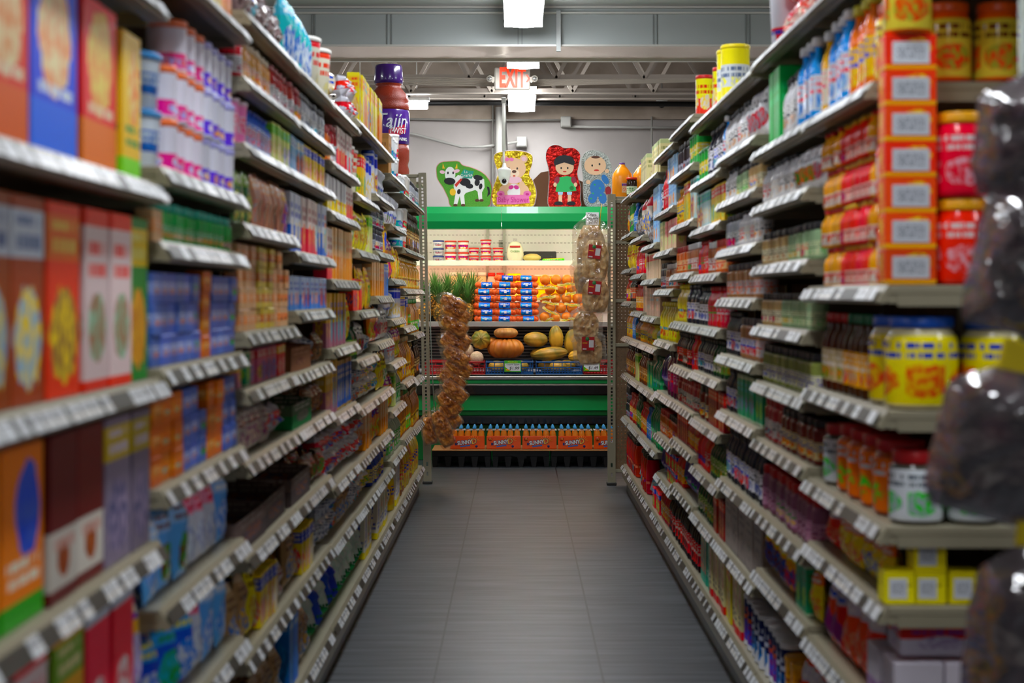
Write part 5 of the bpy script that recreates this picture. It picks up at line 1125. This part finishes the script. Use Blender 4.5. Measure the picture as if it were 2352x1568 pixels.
# oranges with paper net labels
ORG = noisy('orange_skin', 'e87818', 'f08c20', 40, .4, bumpk=.2); b = MB(); b.blob((0, 0, 0), .0455, .0455, .0448, 22, 14); om = b.mesh('orange', ORG)
lbm = PK('net label', ('e8dcae', 'e8d8a0', 'f0a838', '88a048', '2c2838'), 'full', .45)
zz = 1.1375+.045; row = 0; rows_ = [(1251, 5), (1263.5, 5), (1251, 5), (1263, 4), (1252, 5)]
for l, (px0, n_) in enumerate(rows_):
    for i in range(n_):
        for dp in (0, 1):
            if dp and l < 2: continue
            x = px0+i*25.1; o = inst(om, 'orange', None, at(x, 13.835+.094*dp+(.004*l), zz+l*.0800), (rnd.random()*6, rnd.random()*6, 0)); tag(o, f'loose-stacked orange, {ORD[l]} row up, {ORD[i]} from left, {["front", "behind"][dp]}', 'orange', 'stacked oranges in the case')
for i, (px, py, w_, a, lab) in enumerate(((1258, 660, 46, 3, 'top left'), (1302, 653, 44, -4, 'top right'), (1255, 683, 44, -9, 'upper left'), (1310, 674, 26, -9, 'upper right'), (1264, 696, 40, 10, 'middle left'), (1314, 700, 36, 6, 'middle right'), (1265, 716, 44, 28, 'lower left'), (1306, 733, 40, -6, 'bottom right'), (1265, 733, 44, -12, 'bottom left'))):
    p = P(px, py, 13.785+.002*i); b = MB(); n = 9; k = 13.78/F
    for j in range(n):
        u = j/(n-1)-.5; dy = -.006+.012*abs(2*u)**2; dz = .004*math.sin(u*9+i)
        b.v += [(u*w_*k, dy, dz-.011), (u*w_*k, dy, dz+.011)]
    for j in range(n-1): b.face([2*j, 2*j+2, 2*j+3, 2*j+1], 0, True)
    o = b.obj('net_label', lbm, None, p, (0, R(a), 0)); tag(o, f'creased paper net label across the oranges, {lab} one', 'label', 'paper net labels')

# ---------------------------------------------------------------- piñatas on the case
def slab(pts, Y, mat, edge, nm, label, th=.09):
    pp = [P(x, y, Y) for x, y in pts]; cx = sum(p.x for p in pp)/len(pp); z0 = 2.0990
    # smooth the outline and fringe it
    q = []
    n = len(pp)
    for i in range(n):
        p0, p1, p2, p3 = pp[i-1], pp[i], pp[(i+1) % n], pp[(i+2) % n]
        for t in (0, .25, .5, .75):
            v = .5*((2*p1)+(p2-p0)*t+(2*p0-5*p1+4*p2-p3)*t*t+(3*p1-p0-3*p2+p3)*t**3); q.append((v.x-cx, max(v.z-z0, 0.0)))
    r = empty(nm, (cx, Y, z0), label, 'piñata')
    b = MB(); b.poly(q, 0, th, 0, 1); b.obj('foil_body', [mat, edge], r)
    b = MB()   # paper fringe round the front edge
    m = len(q)
    for i in range(m):
        a = Vector((q[i][0], 0, q[i][1])); c = Vector((q[(i+1) % m][0], 0, q[(i+1) % m][1])); d = (c-a)
        if d.length < 1e-5: continue
        nrm = Vector((d.z, 0, -d.x)).normalized()
        if nrm.dot(a-Vector((0, 0, .15))) < 0: nrm = -nrm
        for s in range(3):
            e0 = a+d*(s/3); e1 = a+d*((s+.8)/3); tip = (e0+e1)/2+nrm*.009
            if e0.z < .004: continue
            b.add([tuple(e0+Vector((0, -.001, 0))), tuple(e1+Vector((0, -.001, 0))), tuple(tip+Vector((0, .004, 0)))], [(0, 1, 2)])
    b.obj('paper_fringe', edge, r); return r, cx, z0, Y
LAYER = {}
def ell(r, px, py, rx, ry, mat, nm, ang=0, lift=1):
    LAYER[0] = LAYER.get(0, 0)+1; lift += LAYER[0] % 20*.04
    par, cx, z0, Y = r; k = Y/F; p = P(px, py, Y); b = MB(); n = 28
    b.poly([(rx*k*math.cos(2*math.pi*i/n), ry*k*math.sin(2*math.pi*i/n)) for i in range(n)], -.0012*lift-.001, -.0002)
    return b.obj(nm, mat, par, (p.x-cx, 0, p.z-z0), (0, R(ang), 0))
def shp(r, pts, mat, nm, lift=1):
    par, cx, z0, Y = r; b = MB(); b.poly([(P(x, y, Y).x-cx, P(x, y, Y).z-z0) for x, y in pts], -.0012*lift-.001, -.0002); return b.obj(nm, mat, par)
def foilm(nm, c1, c2, sc=30, metal=.75):
    return noisy(nm, c1, c2, sc, .28, (1, 1, 1), 1.0, 3, metal=metal, dist=.015)
Wp = M('print_white', 'f0f0ee', .4); Bp = M('print_black', '16161c', .4); Pk = M('print_pink', 'ee78b8', .4); Pl = M('print_palepink', 'f4c4d4', .4); Sk = M('print_skin', 'f0c49c', .4); Yl = M('print_yellow', 'f0c020', .4); Br = M('print_brown', '5c3420', .4); Mg = M('print_magenta', 'd0288c', .4)
r = slab([(1003, 395), (1004, 382), (1014, 373), (1034, 371), (1053, 371), (1063, 380), (1085, 386), (1108, 397), (1122, 412), (1129, 432), (1127, 455), (1120, 474), (1080, 474), (1038, 474), (1030, 455), (1019, 432), (1006, 412)], 13.95, noisy('holo_green', '3c8c28', '68b838', 200, .4, metal=.35), M('edge_red', 'c02818', .6), 'cow_pinata', 'green foil piñata printed with a black and white cow')
shp(r, [(1043, 410), (1052, 402), (1078, 408), (1100, 402), (1112, 412), (1113, 430), (1107, 442), (1108, 462), (1100, 462), (1097, 440), (1092, 436), (1070, 443), (1066, 448), (1068, 472), (1060, 472), (1056, 450), (1050, 470), (1042, 470), (1046, 446), (1042, 428)], Wp, 'cow_body')
for (x, y, a, c) in ((1068, 418, 13, 9), (1078, 427, 9, 6), (1098, 408, 11, 6), (1096, 419, 6, 8), (1054, 440, 4, 6), (1104, 428, 4, 7)): ell(r, x, y, a, c, Bp, 'patch', 10, 2)
ell(r, 1034, 400, 12, 17, Wp, 'head', 0, 3); ell(r, 1033, 416, 13, 8, Bp, 'muzzle', 5, 4); ell(r, 1048, 393, 8, 4, Pl, 'ear', -15, 3); ell(r, 1016, 395, 6, 4, Pl, 'ear', 10, 3)
for x in (1019, 1048): shp(r, [(x-3, 387), (x+3, 387), (x+(2 if x > 1030 else -2), 375)], Yl, 'horn', 4)
for x in (1029, 1041): ell(r, x, 397, 2, 3, Bp, 'eye', 0, 5)
ell(r, 1040, 441, 7, 8, Yl, 'bell', 0, 4); shp(r, [(1044, 424), (1058, 410), (1062, 412), (1048, 430)], M('print_red', 'd03020', .4), 'collar', 4)
shp(r, [(1118, 428), (1124, 430), (1126, 445), (1119, 452), (1121, 440)], Bp, 'tail_tuft', 2)
for x in (1046, 1064, 1096, 1106): ell(r, x, 471 if x < 1080 else 460, 5, 3, Br, 'hoof', 0, 3)
shp(r, [(1058, 400), (1066, 388), (1076, 392), (1088, 393), (1084, 410), (1062, 408)], M('print_teal', '20a088', .4), 'title_cloud', 4)
k = 13.95/F
lettering('La', .032, Wp, 'title_lettering', r[0], (P(1070, 0, 13.95).x-r[1], -.0072, P(0, 395, 13.95).z-r[2])); lettering('Granja', .040, Wp, 'title_lettering', r[0], (P(1071, 0, 13.95).x-r[1], -.0072, P(0, 403, 13.95).z-r[2]), (R(90), R(-8), 0))
r = slab([(1136, 372), (1136, 356), (1150, 349), (1180, 346), (1207, 349), (1222, 358), (1222, 376), (1215, 400), (1224, 416), (1231, 440), (1229, 460), (1221, 474), (1180, 474), (1140, 474), (1130, 455), (1133, 430), (1140, 412), (1144, 395)], 13.98, foilm('foil_gold', 'a87c08', 'f4dc38'), M('edge_pinkwhite', 'e8c8d4', .6), 'bear_pinata', 'gold foil piñata with a teddy bear and Baby Shower lettering')
ell(r, 1180, 440, 18, 22, Sk, 'bear_body', 0, 1); ell(r, 1158, 437, 11, 14, Sk, 'leg', 25, 1); ell(r, 1204, 437, 11, 14, Sk, 'leg', -25, 1); ell(r, 1180, 440, 15, 18, Wp, 'dress', 0, 2); ell(r, 1180, 413, 19, 8, Pl, 'collar', 0, 4)
for x, s in ((1164, 1), (1200, -1)): ell(r, x, 428, 7, 13, Sk, 'arm', 15*s, 3); ell(r, x+(-14 if s > 0 else 11), 445, 9, 7, Pk, 'foot', 0, 4); ell(r, x+(-14 if s > 0 else 11), 446, 4, 3, Mg, 'paw_pad', 0, 5)
ell(r, 1181, 387, 27, 24, Sk, 'head', 0, 3); ell(r, 1159, 366, 9, 9, Sk, 'ear', 0, 2); ell(r, 1203, 365, 9, 9, Sk, 'ear', 0, 2); ell(r, 1203, 365, 5, 5, Pl, 'inner_ear', 0, 3)
ell(r, 1181, 398, 12, 9, M('print_cream', 'f8dcc0', .4), 'snout', 0, 4); ell(r, 1181, 394, 5, 3.5, Br, 'nose', 0, 5); ell(r, 1188, 387, 1.8, 2.6, Bp, 'eye', 0, 5); ell(r, 1169, 387, 1.8, 2.6, Bp, 'eye', 0, 5); ell(r, 1181, 404, 3, 1.6, M('print_red'), 'mouth', 0, 5)
for s in (-1, 1): ell(r, 1170+s*5, 366, 5, 4, Pk, 'bow', 20*s, 5); ell(r, 1180+s*6, 430, 6, 4.5, Mg, 'sash_bow', 20*s, 5)
o = lettering('Baby Shower', .068, Mg, 'title_lettering', r[0], (P(1179, 0, 13.98).x-r[1], -.0088, P(0, 459, 13.98).z-r[2]), sx=.74); shp(r, [(1141, 452), (1160, 448), (1214, 447), (1217, 466), (1180, 469), (1141, 469)], Pk, 'title_panel', 5)
r = slab([(1254, 362), (1257, 344), (1268, 334), (1284, 334), (1296, 340), (1318, 340), (1332, 354), (1330, 375), (1326, 400), (1333, 430), (1332, 455), (1332, 474), (1296, 474), (1262, 474), (1260, 440), (1262, 410), (1260, 385)], 13.96, foilm('foil_red', '7c0408', 'e02820'), M('edge_silver', 'b8b8b0', .5), 'child_pinata', 'red foil piñata printed with a child in a green dress')
shp(r, [(1276, 440), (1282, 408), (1302, 404), (1318, 408), (1324, 438), (1300, 441)], M('print_green', '28b860', .4), 'green_dress', 2); ell(r, 1313, 432, 5, 5, M('print_dkgreen', '1c8038', .4), 'pocket', 0, 3)
ell(r, 1296, 373, 24, 17, Bp, 'hair', 0, 2); ell(r, 1297, 384, 21, 18, Sk, 'face', 0, 3); shp(r, [(1275, 380), (1280, 366), (1312, 366), (1318, 380), (1296, 373)], Bp, 'fringe', 4)
for x in (1289, 1304): ell(r, x, 386, 1.8, 2.4, Bp, 'eye', 0, 4)
ell(r, 1297, 394, 4, 1.4, M('print_red'), 'mouth', 0, 4); ell(r, 1279, 414, 6, 9, M('print_wine', '98203c', .4), 'sleeve', 20, 2); ell(r, 1318, 414, 6, 9, M('print_wine'), 'sleeve', -20, 2); ell(r, 1275, 424, 4, 5, Sk, 'hand', 0, 3); ell(r, 1322, 424, 4, 5, Sk, 'hand', 0, 3)
for x in (1287, 1308): shp(r, [(x-4, 440), (x+4, 440), (x+4, 464), (x-4, 464)], Sk, 'leg', 1); shp(r, [(x-6, 441), (x+6, 441), (x+5, 447), (x-5, 447)], M('print_ltblue', 'a8d0f0', .4), 'sock', 3); ell(r, x+(-4 if x < 1300 else 4), 467, 10, 4.5, Bp, 'shoe', 0, 3)
r = slab([(1336, 375), (1340, 356), (1352, 347), (1372, 346), (1392, 356), (1402, 374), (1406, 400), (1403, 430), (1402, 466), (1372, 474), (1346, 470), (1340, 440), (1340, 405)], 13.99, foilm('foil_silver', '788078', 'e8ece8', 90, .8), M('edge_silver'), 'baby_pinata', 'silver tinsel piñata printed with a baby in blue pyjamas')
BB = M('print_blue', '2c78c0', .4)
ell(r, 1372, 432, 17, 20, BB, 'pyjama_body', 0, 1); ell(r, 1361, 455, 10, 12, BB, 'pyjama_leg', 20, 1); ell(r, 1384, 455, 9, 13, BB, 'pyjama_leg', -10, 1); ell(r, 1390, 412, 7, 12, BB, 'pyjama_arm', -30, 1)
ell(r, 1367, 380, 25, 22, Sk, 'face', 0, 3); ell(r, 1394, 393, 5, 5, Sk, 'hand', 0, 3); ell(r, 1351, 418, 5, 5, Sk, 'hand', 0, 3); ell(r, 1360, 380, 2, 2.6, Bp, 'eye', 0, 4); ell(r, 1377, 377, 2, 2.6, Bp, 'eye', 0, 4); ell(r, 1370, 391, 6, 2, M('print_red'), 'mouth', 0, 4); ell(r, 1368, 361, 10, 3, Br, 'hair', 0, 4)
for (x, y) in ((1366, 424), (1378, 432), (1362, 444), (1380, 448), (1358, 456)): ell(r, x, y, 2.4, 1.6, M('print_green'), 'leaf_spot', 30, 2)
ell(r, 1397, 438, 7, 10, M('print_maroon', '98202c', .4), 'toy', 0, 2)
# brown box and papers behind the piñatas
b = MB(); b.poly([(-.02, 0), (.70, 0), (.70, .16), (.22, .36), (.10, .34), (-.02, .22)], 0, .25); o = b.obj('cardboard_box', M('cardboard_dark', '6c4a30', .8)); o.location = at(1216, 14.12, 2.0985); tag(o, 'brown cardboard box with slanted flap behind the piñatas', 'box')
# right: juice bottle-shaped hanger seen by the canopy
# ---------------------------------------------------------------- hanging pork rinds
def hangbag(nm, loc, rot, w_, h, d, filmm, foodm, label, group, seed, labelm=None, lump=.035, lab_at=.62, fw=.86):
    r = empty(nm, loc, label, 'bag', group, rot); off = Vector((seed*3.1, seed*1.7, 0)); b = MB(); n, q = 17, 23
    for sgn in (-1, 1):
        o = len(b.v)
        for j in range(q):
            v = j/(q-1)
            for i in range(n):
                u = i/(n-1); e = (1-abs(2*u-1)**3)*(1-abs(2*v-1)**5)*(1 if v < .75 else (1-v)/.25); nz = noise.noise(Vector((u*5, v*6, sgn*2))+off)
                wr = (1-2*abs(noise.noise(Vector((u*9, v*11, sgn*3+7))+off)))*.006*e; nz += wr*30; pinch = (1 if v < .8 else 1-.7*(v-.8)/.2)*(1-.16*abs(2*v-1)**4)
                b.v.append(((u-.5)*w_*pinch+.008*nz, sgn*d/2*e*(.9+.4*nz)+.003*nz, (v-1)*h))
        for j in range(q-1):
            for i in range(n-1):
                f = [o+j*n+i, o+j*n+i+1, o+(j+1)*n+i+1, o+(j+1)*n+i]; b.face(f if sgn < 0 else f[::-1], 0, True)
    b.obj('clear_bag', filmm, r)
    b = MB(); n, q = 22, 30     # the crackling inside: one lumpy tumbled mass
    for sgn in (-1, 1):
        o = len(b.v)
        for j in range(q):
            v = j/(q-1)
            for i in range(n):
                u = i/(n-1); e = math.sqrt(max(0, (1-abs(2*u-1)**2.5)*(1-abs(2*v-1)**3)))
                pt = Vector((u*w_, sgn*.02*e, v*h*.8))*(1/lump)+off
                nz = 1-2*abs(noise.noise(pt))*1.6; n2 = noise.noise(pt*2.7)
                b.v.append(((u-.5)*w_*fw*(1-.30*abs(2*v-1)**3)*(1-.25*max(0, v-.7)/.3)+.012*n2*e, sgn*d*(.44 if fw > .8 else .56)*e*(.50+.42*nz+.22*n2), (v*.80-.97)*h+.012*noise.noise(pt*2.2+Vector((9, 0, 0)))*e))
        for j in range(q-1):
            for i in range(n-1):
                f = [o+j*n+i, o+j*n+i+1, o+(j+1)*n+i+1, o+(j+1)*n+i]; b.face(f if sgn < 0 else f[::-1], 0, True)
    b.obj('crackling', foodm, r)
    if labelm:
        b = MB(); b.box(-.045, .045, -.001, .001, -.048, .048, 0, .0005); l = b.obj('printed_label', labelm, r, (seed % 3*.008-.01, -d/2-.006, -h*(1-lab_at)), (0, R(4), 0))
        b = MB(); b.lathe([(0, 0), (.014, 0), (.014, .001), (0, .001)], 16, T=Matrix.Translation((-.006, -.0012, .034)) @ Matrix.Rotation(R(90), 4, 'X')); b.obj('emblem', EMB, l)
        b = MB(); b.box(-.040, -.006, -.0016, -.001, .002, .007); b.obj('yellow_line', M('ink_yellow'), l); b = MB(); b.box(-.038, -.010, -.0016, -.001, -.042, -.034); b.obj('barcode', M('fact_white', 'd8d8dc', .5), l)
        b = MB(); b.box(.006, .040, -.0016, -.001, -.026, .026); b.obj('fact_panel', M('fact_white', 'd8d8dc', .5), l)
    return r
AMB = film('amber_film', 'f8ecd4', .03, .08, 16); CHI = noisy('pork_rind_amber', 'a45c14', 'ffc868', 16, .22, c3='dc9438', bumpk=.6); CHP = noisy('pork_rind_pale', 'bc8844', 'fce8bc', 14, .5, c3='ecc48a', bumpk=.6)
CLR = film('clear_film2', 'fcfaf6', .12, .06, 9)
rn = random.Random(3)
bags = [(1022, 698, 58, -62), (1028, 722, 54, -64), (1024, 748, 60, -62), (1032, 775, 50, -60), (1022, 790, 62, -60), (1030, 815, 58, -58), (1034, 842, 50, -62), (1022, 868, 56, -55), (1030, 890, 50, -50), (1020, 915, 54, -45), (1026, 940, 46, -38), (1012, 955, 50, -30), (1000, 965, 40, -8), (1020, 975, 44, -25)]
for i, (px, py, s, a) in enumerate(bags):
    Y = 11.62-.012*(i % 3); p = P(px-20, py-14, Y)
    hangbag('pork_rind_bag', (p.x, Y, p.z+.02), (rn.uniform(-.15, .15), R(a), 0), .118, .245, .085, AMB, CHI, f'amber pork rind bag, {ORD[i]} from top of the strip by left post', 'amber pork rind bags on the left strip', i+1, None, .032)
pz0 = P(986, 650, 11.66); b = MB(); b.tube([(pz0.x, 11.68, pz0.z), (P(990, 0, 11.66).x, 11.68, P(0, 800, 11.66).z), (P(998, 0, 11.66).x, 11.68, P(0, 960, 11.66).z)], .004, 6); tag(b.obj('hanging_strip', M('strip_clear', '8c9488', .3)), 'thin plastic strip carrying the amber pork rind bags', 'strip')
RLB = M('label_red', 'b81820', .3); EMB = M('emblem_green', '3c8c4c', .4)
big = [(1372, 492, .27, .46, 0, False, 0), (1385, 532, .25, .36, 3, True, 1), (1352, 590, .20, .26, -6, False, 2), (1384, 622, .25, .30, 2, True, 4), (1362, 700, .24, .27, 2, False, 5), (1366, 755, .24, .26, -3, True, 7)]
cordbag = None
for i, (px, py, w_, h, a, lb, sd) in enumerate(big):
    Y = 11.60-.05*(i in (1, 3))+.03*(i == 0); p = P(px, py, Y)
    w_ = w_*.95
    hb = hangbag('crackling_bag', (p.x-.045, Y, p.z), (0, R(a), 0), w_*1.05, h, .09, CLR, CHP, f'clear bag of pale pork crackling, {ORD[i]} from top by right post', 'clear crackling bags on the right post', sd+20, RLB if lb else None, .05, .60, .76); cordbag = cordbag or hb
b = MB(); b.tube([(.075, 0, .07), (.068, -.01, 0), (.055, -.02, -.12)], .0035, 6); b.obj('tie_cord', M('cord_yellow', 'd0a818', .5), cordbag)
# ---------------------------------------------------------------- near right: dark glossy bags on a strip
DF = film('smoky_film', 'b4a6b0', .26, .09, 9); DFD = noisy('dark_chili', '2c1a1e', '8c5058', 14, .4, c3='4c282e', bumpk=.7)
for i, (px, py, w_, h) in enumerate(((2390, 168, .17, .20), (2410, 400, .16, .26), (2380, 838, .235, .26), (2420, 1235, .22, .33))):
    Y = 2.45; p = P(px, py, Y)
    hb = hangbag('dried_chilli_bag', (p.x, Y, p.z), (R(4), R(14 if i in (1, 2) else 6), R(-12)), w_, h*.95, .10, DF, DFD, f'dark glossy bag hanging at near right edge, {ORD[i]} from top', 'dark glossy bags at the near right', i+40, None, .06)
    if i in (2, 3):
        b = MB(); b.box(-.055, .055, -.006, .006, 0, .050, 0, .004); b.obj('header_card', M('header_yellow', 'd8c018', .4), hb, (0, 0, -.02))
b = MB(); b.tube([P(2350, -40, 2.5), P(2350, 700, 2.5), P(2350, 1400, 2.5)], .006, 6); tag(b.obj('hanging_strip', M('strip_clear')), 'thin strip carrying dark glossy bags at the near right edge', 'strip')
